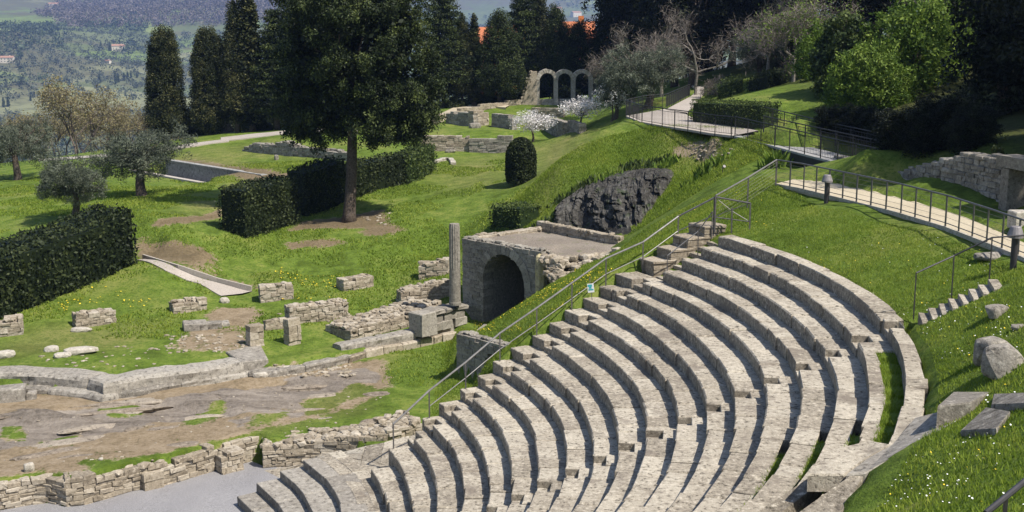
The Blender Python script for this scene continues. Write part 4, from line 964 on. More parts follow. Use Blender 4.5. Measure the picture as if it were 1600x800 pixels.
# dry stone facing and concrete abutment at the bridge head
p = [at(1090, 250, 7.4), at(1146, 252, 7.4)]; T = plen(p); wall('dry_stone_wall', p, .5, prof(T, 7.1, 6.7), prof(T, 8.1, 8.75), 'short dry-stone facing in the mound below the bridge head', m='pale', ch=.14, bl=.34)
mb = MB(); hexa(mb, [at(*c) for c in ((1147,268,6.2),(1170,268,6.2),(1190,258,6.2),(1160,255,6.2))], [at(*c) for c in ((1147,216,8.6),(1166,218,8.6),(1182,214,8.6),(1160,210,8.6))], .6, .02, .0)
tag(mb.build('bridge_abutment', M['conc']), 'plain concrete abutment under the left end of the footbridge', 'abutment')
# ================================================================== PATHS
def strip(name, A, B, m, n=24, dz=.05, z=None, thick=.1):
    """a path between two edge lines of (px, py[, z])"""
    def res(P):
        Q = np.array([(at(*p) if len(p) == 3 else gpt(*p)) for p in P]); s = np.r_[0, np.cumsum(np.hypot(*np.diff(Q[:, :2], axis=0).T))]
        t = np.linspace(0, s[-1], n); return np.stack([np.interp(t, s, Q[:, i]) for i in range(3)], 1)
    a, b = res(A), res(B); rows = [a*(1-t)+b*t for t in (0, .33, .67, 1)]
    if len(A[0]) == 2:
        for r_ in rows: r_[:, 2] = gz(r_[:, 0], r_[:, 1])+dz
        m_ = np.max([r_[:, 2] for r_ in rows], 0)
        for r_ in rows: r_[:, 2] = .5*r_[:, 2]+.5*m_
    bot = [a-np.array([0, 0, thick+.12]), b-np.array([0, 0, thick+.12])]
    V = np.vstack([bot[0]]+rows+[bot[1]]); k = np.arange(n-1); F = []
    for i in range(5): F.append(np.stack([i*n+k, i*n+k+1, (i+1)*n+k+1, (i+1)*n+k], 1))
    mb = MB(); mb.add(V, F); return struct(mb.build(name, M[m]))
strip('concrete_ramp_path', ((213,408),(260,425),(310,443),(346,464)), ((226,406),(280,424),(340,444),(394,456)), 'conc')
K = [gpt(*p) for p in ((224,405),(280,422),(340,442),(393,455))]; mb = MB()
for a, b in zip(K[:-1], K[1:]): bar(mb, a+np.array([0, 0, .1]), b+np.array([0, 0, .1]), .12, .35)
tag(mb.build('path_kerb', M['conc']), 'raised concrete kerb along the ramp path', 'kerb')
strip('gravel_path', ((60,250),(120,246),(200,242),(270,230),(330,221),(358,218)), ((60,252),(120,249),(200,246),(270,235),(330,225),(358,222)), 'conc', dz=.08)
strip('gravel_path', ((345,216),(420,208),(480,202),(560,204)), ((345,221),(420,213),(480,207),(560,209)), 'conc', dz=.08)
strip('gravel_path', ((672,190),(690,178),(720,165),(790,158)), ((690,192),(706,180),(735,169),(800,163)), 'tan', dz=.08)
# path with railing on the right
strip('tan_path', RP, FP, 'tan', thick=.1)
strip('tan_path', ((1240,279,8.31),(1300,281,8.33),(1360,285,8.35)), ((1262,272,8.31),(1330,274,8.33),(1420,279,8.35)), 'deck', thick=.4)
# path on the mound, then the footbridge
strip('mound_path', NE, FE, 'conc', thick=.0)
strip('mound_path', ((1040,171,9.21),(1080,150,9.25),(1090,140,9.3),(1080,133,9.4)), ((1074,176,9.21),(1092,155,9.25),(1100,145,9.3),(1100,136,9.4)), 'conc', thick=.05)
bE = [(1146,212,9.0),(1210,228,8.85),(1290,250,8.65),(1400,278,8.42)]
B0 = at(*bE[0]); B1 = at(*bE[-1]); d = (B1-B0)[:2]; LB = np.hypot(*d); d /= LB; n = np.array([-d[1], d[0]]); n = n if n[1] > 0 else -n
root = empty('footbridge', tuple(B0), 'grey steel footbridge with thin bar railings crossing the dark ditch', 'footbridge')
def BP(s, t, z): p = B0+(B1-B0)*s; return np.array([p[0]+n[0]*t, p[1]+n[1]*t, p[2]+z])
mb = MB(); bar(mb, BP(0, .9, -.06), BP(1, .9, -.06), 1.75, .1); mb.build('deck', M['deck'], root)
for t in (.08, 1.72):
    mb = MB(); bar(mb, BP(0, t, -.3), BP(1, t, -.3), .1, .36); mb.build('girder', M['dark'], root)
mb = MB(); bar(mb, BP(.06, .3, -.45), BP(.36, .3, -2.0), .08, .08); mb.build('strut', M['railpale'], root)
def fence(root, P, h, post_d, bar_d=.14, m='dark', top=.03, postr=.022):
    P = np.asarray(P, float); S = np.r_[0, np.cumsum(np.linalg.norm(np.diff(P, axis=0), axis=1))]
    f = lambda s: np.array([np.interp(s, S, P[:, i]) for i in range(3)])
    mb = MB(); tube(mb, P+np.array([0, 0, h]), top, 6); tube(mb, P+np.array([0, 0, h-.14]), top*.5, 5); mb.build('handrail', M[m], root)
    mb = MB(); tube(mb, P+np.array([0, 0, .1]), top*.5, 5)
    for s in np.arange(bar_d, S[-1], bar_d): p = f(s); bar(mb, p+np.array([0, 0, .1]), p+np.array([0, 0, h-.14]), .012, .012)
    mb.build('bar_panel', M[m], root)
    for s in np.arange(.05, S[-1]+.01, post_d): p = f(min(s, S[-1])); mb = MB(); bar(mb, p-np.array([0, 0, .15]), p+np.array([0, 0, h]), postr*2, postr*2); mb.build('post', M[m], root)
fence(root, [BP(s, .06, 0) for s in (0, .33, .67, 1)], 1.02, 1.5)
fence(root, [BP(s, 1.74, 0) for s in (0, .33, .67, 1)], 1.02, 1.5)
P = [at(*p) for p in NE]; root = empty('path_railing', tuple(P[0]), 'thin dark bar railing along the near edge of the mound path', 'railing', 'railings along the paths'); fence(root, P, 1.0, 1.3)
P = [at(*p) for p in ((979,180,9.2),(1006,172,9.2),(1040,169.5,9.22),(1078,150,9.28))]; root = empty('path_railing', tuple(P[0]), 'dark bar railing on the far side of the mound path, before the olive trunk', 'railing', 'railings along the paths'); fence(root, P, 1.0, 1.3)
P = [at(*p) for p in ((1188,200,9.05),(1230,212,8.9),(1300,232,8.7),(1420,262,8.5))]; root = empty('path_railing', tuple(P[0]), 'second dark wire railing on the shaded slope behind the footbridge', 'railing', 'railings along the paths')
fence(root, P+np.array([0, 0, .25]), 1.0, 1.6, .3)
# flat-post railing of the tan path
P = np.array([at(*p) for p in RP]); S = np.r_[0, np.cumsum(np.linalg.norm(np.diff(P, axis=0), axis=1))]; f = lambda s: np.array([np.interp(s, S, P[:, i]) for i in range(3)])
root = empty('path_railing', tuple(P[0]), 'railing with flat grey steel posts along the tan path', 'railing', 'railings along the paths')
mb = MB(); tube(mb, P+np.array([0, 0, .98]), .03, 8); mb.build('handrail', M['rail'], root)
mb = MB(); tube(mb, P+np.array([0, 0, .12]), .015, 6); mb.build('bottom_rail', M['rail'], root)
mb = MB()
for hh in (.3, .48, .66, .84): tube(mb, P+np.array([0, 0, hh]), .005, 4)
mb.build('wire', M['rail'], root)
for s in np.arange(.02, S[-1], 1.02):
    p, q = f(s), f(s+.1); t = (q-p)/np.linalg.norm(q-p); mb = MB(); block(mb, (p[0], p[1], p[2]-.1), t[:2]/np.hypot(*t[:2]), .085, .02, 1.08, .5, 0, 0); mb.build('post', M['rail'], root)
mb = MB()
for a, b in zip(P[:-1], P[1:]): bar(mb, a+np.array([0, 0, -.06]), b+np.array([0, 0, -.06]), .1, .14)
tag(mb.build('path_kerb', M['pale']), 'pale kerb edging the tan path under its railing', 'kerb')
# long inclined railing beside the seats
def ground_or(p): return p
RA = [(604,697,.45),(687,650,1.4),(757,598,2.35),(815,537,3.15),(888,497,4.2),(958,452,5.0),(1014,417,5.85),(1064,386,6.7),(1115,356,7.3)]
P = np.array([pol(row_r(k)+.2, LEFT[k]-.25, HR*k) for k in (2, 4, 6, 8, 10, 12, 14)]+[at(1005,378,6.85)-np.array([0, 0, .95]), at(1060,338,7.65)-np.array([0, 0, .95]), at(1115,356,7.3)]); root = empty('stair_railing', tuple(P[0]), 'long grey handrail descending the left edge of the seats', 'railing')
hts = np.array([.85,.95,.95,1.0,1.0,1.0,1.0,.95,.95,1.12]); top = P+np.stack([0*hts, 0*hts, hts], 1)
mb = MB(); tube(mb, top, .035, 8); mb.build('handrail', M['railpale'], root)
for k in (.42,):
    mb = MB(); tube(mb, P[1:] + np.stack([0*hts, 0*hts, hts*k], 1)[1:], .018, 6); mb.build('lower_rail', M['railpale'], root)
for i in range(len(P)):
    mb = MB(); bar(mb, P[i]-np.array([0, 0, .3]), top[i], .045, .045); mb.build('post', M['rail'], root)
# second flight of the handrail, over the turf to the path
Q = np.array([at(*p) for p in ((1117,350,7.45),(1168,318,7.7),(1212,288,8.3))]); root = empty('stair_railing', tuple(Q[0]), 'upper handrail with wire mesh rising over turf to the path corner', 'railing')
ht = np.array([1.05, 1.05, 1.0]); tp = Q+np.stack([0*ht, 0*ht, ht], 1)
mb = MB(); tube(mb, tp, .032, 8); mb.build('handrail', M['railpale'], root)
mb = MB()
for k in np.linspace(.1, .9, 7): tube(mb, Q+np.stack([0*ht, 0*ht, ht*k], 1), .004, 4)
mb.build('wire_mesh', M['railpale'], root)
for i in range(3): mb = MB(); bar(mb, Q[i]-np.array([0, 0, .3]), tp[i], .05, .05); mb.build('post', M['rail'], root)
# rectangular guard at the head of the seats
ga, gb = at(1115, 356, 7.3), at(1171, 362, 7.2); root = empty('rail_guard', tuple(ga), 'short rectangular rail guard with crossed bars above the upper seats', 'rail guard')
za, zb2 = np.array([0, 0, 1.15]), np.array([0, 0, 1.05])
mb = MB(); tube(mb, [ga+za, gb+zb2], .032, 8); tube(mb, [ga+za*.35, gb+zb2*.35], .02, 6); mb.build('rail', M['rail'], root)
for p, h in ((ga, za), (gb, zb2), ((ga+gb)/2, za*.7)): mb = MB(); bar(mb, p-np.array([0, 0, .2]), p+h, .05, .05); mb.build('post', M['rail'], root)
mb = MB(); tube(mb, [ga+za, (ga+gb)/2+za*.6, gb+zb2*.35], .014, 5); tube(mb, [ga+za*.35, (ga+gb)/2+za*.65, gb+zb2], .014, 5); mb.build('cross_bar', M['rail'], root)
# inner handrail on the narrow stair
q = [at(*p) for p in ((1015,430,5.72),(1042,440,5.55),(1090,402,6.4),(1112,372,7.15))]; root = empty('stair_railing', tuple(q[1]), 'thin inner handrail standing on the narrow stair of the upper seats', 'railing')
mb = MB(); tube(mb, [p+np.array([0, 0, .95]) for p in q[1:]], .02, 6); mb.build('handrail', M['railpale'], root)
for p in q[1:]: mb = MB(); bar(mb, p, p+np.array([0, 0, .95]), .03, .03); mb.build('post', M['rail'], root)
# handrail of the right steps
q = [at(*p) for p in ((1428,487,7.35),(1487,458,7.78),(1546,432,8.25),(1610,428,8.35))]; root = empty('step_handrail', tuple(q[0]), 'thin black handrail beside the stone steps', 'railing')
mb = MB(); tube(mb, [p+np.array([0, 0, h]) for p, h in zip(q, (1.0, .97, 1.0, 1.0))], .022, 6); mb.build('handrail', M['lampm'], root)
for p in q[:3]: mb = MB(); bar(mb, p-np.array([0, 0, .2]), p+np.array([0, 0, 1.0]), .026, .026); mb.build('post', M['lampm'], root)
# corner handrail, lower right
q = [at(1540, 802, 10.1), at(1610, 745, 10.3)]; root = empty('corner_railing', tuple(q[0]), 'dark handrail corner at the bottom right of the grass slope', 'railing')
mb = MB(); tube(mb, q, .028, 8); tube(mb, [p-np.array([0, 0, .28])+np.array([.05, 0, 0]) for p in (q[0]*.4+q[1]*.6, q[1])], .016, 6); mb.build('handrail', M['lampm'], root)
p = q[0]*.55+q[1]*.45; mb = MB(); bar(mb, p-np.array([0, 0, 1.2]), p, .03, .03); mb.build('post', M['lampm'], root)
# bollard lamps
for (px, py, h, lab) in ((1291,314,.98,'dark bollard path lamp at the bend of the tan path'),(1583,416,1.05,'larger dark bollard lamp where the stone steps meet the path')):
    b = at(px, py, 8.2 if px < 1400 else 8.35); root = empty('bollard_lamp', tuple(b), lab, 'lamp', 'bollard lamps along the tan path')
    mb = MB(); lathe(mb, b, [(.085, -.2), (.085, h*.72)], 14); mb.build('post', M['lampm'], root)
    mb = MB(); lathe(mb, b, [(.1, h*.70), (.2, h*.72), (.205, h*.78), (.135, h*.98), (.12, h)], 16); mb.build('cap', M['lampc'], root)
# little spot lamp by the abutment
b = gpt(1129, 272); root = empty('spot_lamp', tuple(b), 'small white spot lamp on the turf beside the dry-stone facing', 'lamp')
mb = MB(); tube(mb, [b+np.array([0, 0, .3]), b+np.array([.05, -.18, .42])], [.05, .075], 10); mb.build('lamp_head', M['lampc'], root)
mb = MB(); bar(mb, b-np.array([0, 0, .1]), b+np.array([0, 0, .3]), .03, .03); mb.build('stake', M['dark'], root)
# sign on the long railing
c = at(923, 450, 5.42); root = empty('small_sign', tuple(c), 'small white and turquoise notice fixed to the long handrail', 'sign')
vx = np.array([1, -.15, 0.]); vx /= np.linalg.norm(vx); rx = vx*math.cos(.12)+np.array([0, 0, math.sin(.12)]); ux = np.array([0, 0, 1.])*math.cos(.12)-vx*math.sin(.12); fwd = np.cross(rx, ux)
def plate(x0, y0, x1, y1, off, t=.004):
    V = [c+rx*x+ux*y+fwd*(off+o_) for o_ in (0, t) for x, y in ((x0, y0), (x1, y0), (x1, y1), (x0, y1))]; mb = MB(); mb.add(V, BOXF); return mb
plate(-.115, -.16, .115, .16, 0, .012).build('board', M['white'], root)
plate(-.095, .05, .06, .13, .013).build('print', M['teal'], root); plate(-.06, -.02, .03, .045, .013).build('print', M['teal'], root); plate(-.085, -.085, .095, -.035, .013).build('print', M['teal'], root)
mb = MB(); bar(mb, c-ux*.45-fwd*.01, c+ux*.4-fwd*.01, .025, .02); mb.build('bracket', M['rail'], root)
# ================================================================== VEGETATION
def leaf_quads(P, L, W, tint, up=0., out=None):
    n = len(P); a = rng.normal(size=(n, 3)); a[:, 2] += up
    if out is not None: a += out
    a /= np.linalg.norm(a, axis=1, keepdims=True); b = np.cross(a, rng.normal(size=(n, 3))); b /= np.linalg.norm(b, axis=1, keepdims=True)
    s = rng.uniform(.65, 1.35, (n, 1)); a = a*s*L/2; b = b*s*W/2
    V = np.stack([P-a, P+b, P+a, P-b], 1).reshape(-1, 3)
    return V, np.arange(n*4).reshape(n, 4), tint
def clumps(cen, per, sig, L, W, up=0., tj=.18, flat=1., hang=0.):
    m = len(cen); ct = np.clip(rng.normal(.42, .3, m), 0, 1)
    d = rng.normal(size=(m, per, 3)); d /= np.linalg.norm(d, axis=2, keepdims=True)
    d *= rng.random((m, per, 1))**.45*sig; d[:, :, 2] *= flat
    P = (cen[:, None]+d).reshape(-1, 3); P[:, 2] -= hang*rng.random(len(P))
    t = np.clip(np.repeat(ct, per)+rng.normal(0, tj, m*per), 0, 1)
    return leaf_quads(P, L, W, t, up)
def envelope(n, H, z0, rad, fill=.45, lump=.15, seed=1, twist=3):
    """points through an uneven crown whose radius over its height is rad(h)"""
    out = []; hs = np.linspace(0, 1, 60); wts = np.array([max(.02, rad(h)) for h in hs]); wts /= wts.sum()
    h = np.clip(rng.choice(hs, n, p=wts)+rng.uniform(-.01, .01, n), 0, 1); a = rng.uniform(0, 2*math.pi, n)
    r = np.array([rad(x) for x in h])*(1+lump*2.6*fbm(a*twist/2+seed*3.1, h*7+seed, seed, 3))*np.sqrt(1-fill*rng.random(n)**1.6)
    return np.stack([r*np.cos(a), r*np.sin(a), z0+h*(H-z0)], 1)
def trunk_mb(H, r0, r1, lean=(0, 0), bend=.15, n=7, sides=9):
    mb = MB(); zz = np.linspace(-.3, H, n); t = np.clip(zz/H, 0, 1)
    P = np.stack([lean[0]*t+bend*np.sin(t*3.1), lean[1]*t+bend*.6*np.sin(t*4.3), zz], 1)
    rr = r0*(1-t)+r1*t; rr[0] *= 1.45; rr[1] *= 1.1
    tube(mb, P, rr, sides, .5); return mb, P
def limbs(mb, base, cens, r, n=5):
    for c in cens:
        m = (base+c)/2+rng.normal(0, .12, 3)*np.linalg.norm(c-base)*.5
        tube(mb, [base, (base+m)/2*1., m, (m+c)/2, c], np.linspace(r, r*.25, 5), 5, .5, cap=False)
PROTO = {}
def tree_proto(key, crown_mb, trunk_mb_, leafm, barkm='bark', cname='crown'):
    c = crown_mb.build(cname, M[leafm], loc=(0, 0, 0), link=False); t = trunk_mb_.build('trunk', M[barkm], loc=(0, 0, 0), link=False, smooth=True)
    PROTO[key] = (c, t)
def plant(key, pos, s, label, cat, group=None, name='tree', rz=None):
    root = bpy.data.objects.new(name, None); COL.objects.link(root); root.location = pos; root.empty_display_size = .3
    root.rotation_euler = (0, 0, rng.uniform(0, 6.28) if rz is None else rz); root.scale = s if isinstance(s, (tuple, list)) else (s, s, s)
    tag(root, label, cat, group)
    for p in PROTO[key]:
        o = p.copy(); COL.objects.link(o); o.parent = root
    return root
def conifer(key, H, z0, rad, nc, per, sig, L, W, leafm='cyp', tr=.22, up=.6, lump=.15, layered=0, seed=1, fill=.4):
    mb = MB(); C = envelope(nc, H, z0, rad, fill, lump, seed)
    if layered: C[:, 2] = z0+np.round((C[:, 2]-z0)/layered)*layered+rng.normal(0, layered*.12, nc)-.25*np.hypot(C[:, 0], C[:, 1])*0
    mb.add(*clumps(C, per, sig, L, W, up, flat=.55 if layered else 1.2))
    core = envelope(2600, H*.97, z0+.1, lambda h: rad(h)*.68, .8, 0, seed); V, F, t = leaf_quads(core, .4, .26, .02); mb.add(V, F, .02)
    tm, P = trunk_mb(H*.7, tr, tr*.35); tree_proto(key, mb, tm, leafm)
col_r = lambda R_: (lambda h: R_*min(1, h*6+.4)*(1-.42*h)*(1 if h < .78 else math.sqrt(max(0, 1-((h-.78)/.225)**2))))
cone_r = lambda R_: (lambda h: R_*min(1, h*6+.3)*(1-h)**.75)
conifer('column_a', 11, .5, col_r(1.9), 620, 66, .42, .16, .075, seed=2, lump=.24)
conifer('column_b', 13, 1.3, cone_r(2.2), 620, 68, .45, .16, .075, seed=5, lump=.2)
conifer('spire', 11, .4, lambda h: .85*min(1, h*5+.4)*(1-h)**.5, 420, 34, .26, .2, .09, seed=8, lump=.1)
conifer('cedar', 13, 1.4, lambda h: 2.7*min(1, h*5+.35)*(1-h*.95)**.8, 520, 76, .68, .19, .08, 'pine', seed=11, lump=.3, layered=.75, up=0)
conifer('cedar_broad', 12, 1.2, lambda h: 2.9*min(1, h*4+.4)*(1-h)**.6, 600, 76, .62, .19, .08, 'pine', seed=14, lump=.3, up=.2)
# --- the big dark tree
b = gpt(545, 346); m_ = mpp(b)
root = empty('big_tree', tuple(b), 'huge dark evergreen tree with a bare trunk standing by the hedge', 'tree')
mb, P = trunk_mb(8.5, 9.5*m_, 6.0*m_, (.35, 0), .12, 12, 12); mb.v = [v+b for v in mb.v]
Cb = []; 
for (dx, dy, z, rx, rz, n) in ((.5,0,12.2,3.9,6.3,620),(-1.6,-.4,9.5,2.5,4.0,260),(2.6,.3,10.6,2.9,5.0,360),(3.7,.2,8.0,1.75,2.6,150),(1.6,.5,16,3.4,5,360),(-1.3,.2,16.5,3.4,5,320),(2.2,-.6,7.0,1.6,1.9,120),(-1.5,.5,6.8,1.7,1.5,110)):
    d = rng.normal(size=(n, 3)); d /= np.linalg.norm(d, axis=1, keepdims=True); d *= (rng.random((n, 1))**.33)
    d *= (1+.35*fbm(d[:, 0]*3+z, d[:, 2]*3+dx, int(z*10), 3))[:, None]
    Cb.append(np.stack([dx+d[:, 0]*rx, dy+d[:, 1]*rx, z+d[:, 2]*rz], 1))
Cb = np.vstack(Cb); Cb[:, 2] -= .4; Cb = Cb[Cb[:, 2] > 4.8+.4*rng.random(len(Cb))]
limbs(mb, b+P[-2], [b+c for c in Cb[rng.choice(len(Cb), 26)]], .16); mb.build('trunk', M['bark'], root, smooth=True)
mb = MB(); bc = Cb[rng.choice(len(Cb), 340, replace=False)]; sub_ = []
for c in bc:
    R_ = rng.uniform(.7, 1.35); d = rng.normal(size=(11, 3)); d /= np.linalg.norm(d, axis=1, keepdims=True); d[:, 2] *= .6; sub_.append(c+d*R_*rng.random((11, 1))**.3)
sub_ = np.vstack(sub_); sub_ = sub_[sub_[:, 2] > 4.3+.6*rng.random(len(sub_))]
V, F, t = clumps(sub_, 74, .4, .19, .07, .3, hang=.35); mb.add(V+b, F, t)
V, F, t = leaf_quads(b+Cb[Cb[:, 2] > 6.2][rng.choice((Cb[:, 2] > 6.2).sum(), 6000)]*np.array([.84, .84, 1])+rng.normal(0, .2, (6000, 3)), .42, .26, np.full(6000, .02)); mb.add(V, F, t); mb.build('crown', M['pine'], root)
# --- cypress rows
def put(key, px, py, top, wpx, label, group, cat='cypress', name='cypress_tree', d=None, dz=0):
    p = gpt(px, py) if d is None else CAM+ray(px, py)*d; m = mpp(p); H = (py-top)*m; c = PROTO[key][0]
    co = np.empty(len(c.data.vertices)*3, np.float32); c.data.vertices.foreach_get('co', co); co = co.reshape(-1, 3)
    h0 = np.percentile(co[:, 2], 99.8); w0 = np.percentile(np.abs(co[:, 0]), 97)*2
    p[2] += dz
    return plant(key, p, (wpx*m/w0, wpx*m/w0, H/h0), label, cat, group, name)
CG = 'cypresses along the far edge of the lawns'
for a in (('column_a',262,217,46,56,'thick round-topped cypress standing apart at the left end of the row'),
 ('column_a',330,211,47,56,'dense cypress with a ragged flat top, second from the left end'),
 ('column_b',372,206,8,58,'tall pointed cypress in the middle of the left group'),
 ('spire',392,204,-14,46,'tallest slim cypress, rising out of the picture in the left group'),
 ('cedar',434,201,20,78,'layered dark conifer just left of the big tree'),
 ('cedar',478,200,-30,90,'tall conifer partly hidden behind the left side of the big tree'),
 ('cedar',694,168,-22,74,'tall shaggy conifer just right of the big tree'),('column_b',723,165,26,40,'narrow grey-green conifer beside the slim spire'),
 ('spire',741,164,27,25,'slimmest spire-shaped cypress of the right group'),('cedar_broad',781,161,20,70,'broad bushy conifer standing alone right of the slim spire'),
 ('cedar',818,158,-34,64,'very tall conifer left of the arches'),('column_b',842,154,-12,50,'tall pointed conifer rising behind the first arch'),
 ('cedar_broad',868,152,12,56,'pointed conifer rising behind the middle arch'),('cedar_broad',902,152,36,66,'dark conifer behind the last arch, below the red roofs'),
 ('cedar_broad',938,150,46,60,'dark low conifer between the arches and the grey olive')):
    put(*a, CG, d=126 if a[1] < 600 else 134 if a[1] < 800 else 152)
# low dark shrubs under the rows
def bush_proto(key, Rx, Hz, nc, per, sig, L, W, leafm, seed, lump=.25):
    mb = MB(); d = rng.normal(size=(nc, 3)); d /= np.linalg.norm(d, axis=1, keepdims=True); d[:, 2] = np.abs(d[:, 2])
    d *= (rng.random((nc, 1))**.3)*(1+lump*2*fbm(d[:, 0]*2.5+seed, d[:, 1]*2.5+d[:, 2]*2, seed, 3))[:, None]
    C = d*np.array([Rx, Rx, Hz]); mb.add(*clumps(C, per, sig, L, W, .3)); tm = MB()
    limbs(tm, np.zeros(3), list(C[rng.choice(nc, 9)]), .05); tree_proto(key, mb, tm, leafm, cname='foliage')
    PROTO[key][1].name = 'stem'
bush_proto('dark_bush', 1.6, 1.5, 160, 40, .35, .2, .1, 'hedge', 3)
bush_proto('fresh_bush', 2.2, 3.6, 330, 44, .42, .2, .09, 'fresh', 5, .4)
bush_proto('ivy_bush', 1.7, 3.6, 330, 44, .35, .17, .12, 'box', 9, .2)
bush_proto('brown_bush', 1.6, 1.6, 130, 40, .4, .16, .03, 'twig', 6)
for px, py, s, k, lab in ((300,212,.8,'dark_bush','low dark shrub between the two leftmost cypresses'),(350,208,.7,'brown_bush','brownish shrub at the foot of the tall pointed cypress'),(405,204,.9,'dark_bush','dark shrub under the layered conifer'),(800,160,1.0,'dark_bush','dark shrub at the foot of the conifer left of the arches'),(712,168,.8,'dark_bush','dark shrub below the tall shaggy conifer'),(760,163,.9,'dark_bush','dark shrub between slim spire and bushy conifer'),(885,158,1.1,'dark_bush','dark shrub seen through the arches')):
    plant(k, gpt(px, py), s, lab, 'shrub', 'shrubs under the cypress rows', 'shrub')
# --- olives
def olive_proto(key, H, Rr, seed, nc=330, per=52):
    mb = MB(); C = []
    for i in range(7):
        a = i*.9+seed; c = np.array([Rr*.55*math.cos(a)*(i > 0), Rr*.55*math.sin(a)*(i > 0), H*(.36+.34*((i*37+seed*3) % 10)/10)]); n = nc//7
        d = rng.normal(size=(n, 3)); d /= np.linalg.norm(d, axis=1, keepdims=True); d *= rng.random((n, 1))**.4*Rr*rng.uniform(.45, .66); d[:, 2] *= .9; C.append(c+d)
    C = np.vstack(C); C = C[C[:, 2] > H*.14]
    mb.add(*clumps(C, per, Rr*.13, .2, .035, .55, hang=.1))
    tm, P = trunk_mb(H*.34, .26, .17, (.15, .05), .1); 
    limbs(tm, P[-1], list(C[rng.choice(len(C), 16)]), .09); tree_proto(key, mb, tm, 'olive')
olive_proto('olive_a', 5.2, 2.5, 1); olive_proto('olive_b', 5.0, 2.4, 4); olive_proto('olive_c', 5.4, 2.3, 7, 420)
OG = 'grey-green olive trees'
for a in (('olive_a',28,281,180,110,'olive tree half cut by the left edge'),('olive_b',222,306,192,128,'largest grey olive tree, beside the pool'),('olive_c',116,341,243,96,'small round olive tree nearest the dark left hedge'),
 ('olive_a',1012,168,66,118,'big grey olive tree beside the mound path railing'),('olive_c',962,186,104,56,'pale grey olive between blossom tree and big mound olive'),('olive_b',1182,130,45,74,'pale olive in front of the dark woods')):
    put(*a, OG, 'olive tree', 'olive_tree')
# --- blossom trees
olive_proto_blossom = None
def blossom(key, H, Rr, nc):
    mb = MB(); d = rng.normal(size=(nc, 3)); d /= np.linalg.norm(d, axis=1, keepdims=True); d *= rng.random((nc, 1))**.4
    C = np.array([0, 0, H*.66])+d*np.array([Rr, Rr, H*.34]); mb.add(*clumps(C, 14, .3, .13, .09, .2, .15))
    tm, P = trunk_mb(H*.38, .09, .06, (.1, 0), .08); limbs(tm, P[-1], list(C[rng.choice(nc, 22)]), .035); tree_proto(key, mb, tm, 'blossom')
blossom('blossom', 3.2, 1.7, 170)
put('blossom', 832, 222, 172, 66, 'small white blossoming tree above the round clipped bush', 'white blossoming trees', 'blossom tree', 'blossom_tree')
put('blossom', 908, 200, 150, 62, 'white blossoming tree below the standing arches', 'white blossoming trees', 'blossom tree', 'blossom_tree')
put('blossom', 955, 190, 128, 50, 'thin pale blossom among the grey olives', 'white blossoming trees', 'blossom tree', 'blossom_tree')
# --- bare and budding trees
def bare_proto(key, H, spread, depth, leafm=None, nleaf=0, seed=1, tw='barkp', r0=.16, Ls=.16):
    mb = MB(); tips = []
    def grow(p, d, L, r, k):
        q = p+d*L; m = (p+q)/2+rng.normal(0, .06*L, 3); tube(mb, [p, m, q], [r, r*.85, r*.7], 4 if k < 3 else 6, rng.random(), cap=False)
        if k == 0: tips.append(q); return
        if k < 3: tips.append(m)
        for _ in range(3 if k > 1 else 2):
            nd = d+rng.normal(0, spread, 3); nd[2] += .12; nd /= np.linalg.norm(nd); grow(q, nd, L*rng.uniform(.6, .82), r*.62, k-1)
    grow(np.array([0, 0, -.3]), np.array([.04, .02, 1.]), H*.26, r0, depth)
    tips = np.array(tips); cr = MB()
    V, F, t = leaf_quads(np.repeat(tips, 9, 0)+rng.normal(0, .3, (len(tips)*9, 3)), .6, .02, rng.random(len(tips)*9), .5); cr.add(V, F, t, 0)
    if nleaf:
        P = tips[rng.integers(0, len(tips), nleaf)]+rng.normal(0, .3, (nleaf, 3)); V, F, t = leaf_quads(P, Ls, Ls*.6, rng.random(nleaf)); cr.add(V, F, t, 1)
    c = cr.build('twigs', [M['twig'], M[leafm or 'twig']], loc=(0, 0, 0), link=False); tr = mb.build('trunk', M[tw], loc=(0, 0, 0), link=False); PROTO[key] = (c, tr)
bare_proto('budding', 15, .5, 5, 'bud', 3600, 3, 'bark', .2, .24)
bare_proto('bare', 9, .55, 5, None, 0, 4)
bare_proto('bare_green', 7, .6, 5, 'fresh', 1500, 6, 'barkp', .13, .16)
BG_ = 'budding trees below the left lawns'
for px, y, z, s, lab in ((122,135,-9,1.25,'tallest budding tree with ochre twigs left of the round cypress'),(95,150,-10,1.0,'ochre budding tree left of the tallest one'),(165,150,-9,.95,'ochre budding tree right of the tallest one'),(205,140,-8,.85,'small ochre budding tree next to the round cypress'),(50,165,-12,.95,'pale budding tree above the left olive'),(15,150,-11,.9,'greenish budding tree at the left edge'),(300,175,-12,.95,'budding tree seen between the two left cypresses'),(235,160,-10,.9,'budding tree right behind the round cypress'),(140,190,-15,1.0,'pale budding tree in the second row behind')):
    x = CAM[0]+(px-800)/FPX*(y-CAM[1]); plant('budding', (x, y, z+1.5), s*1.05, lab, 'deciduous tree', BG_, 'budding_tree')
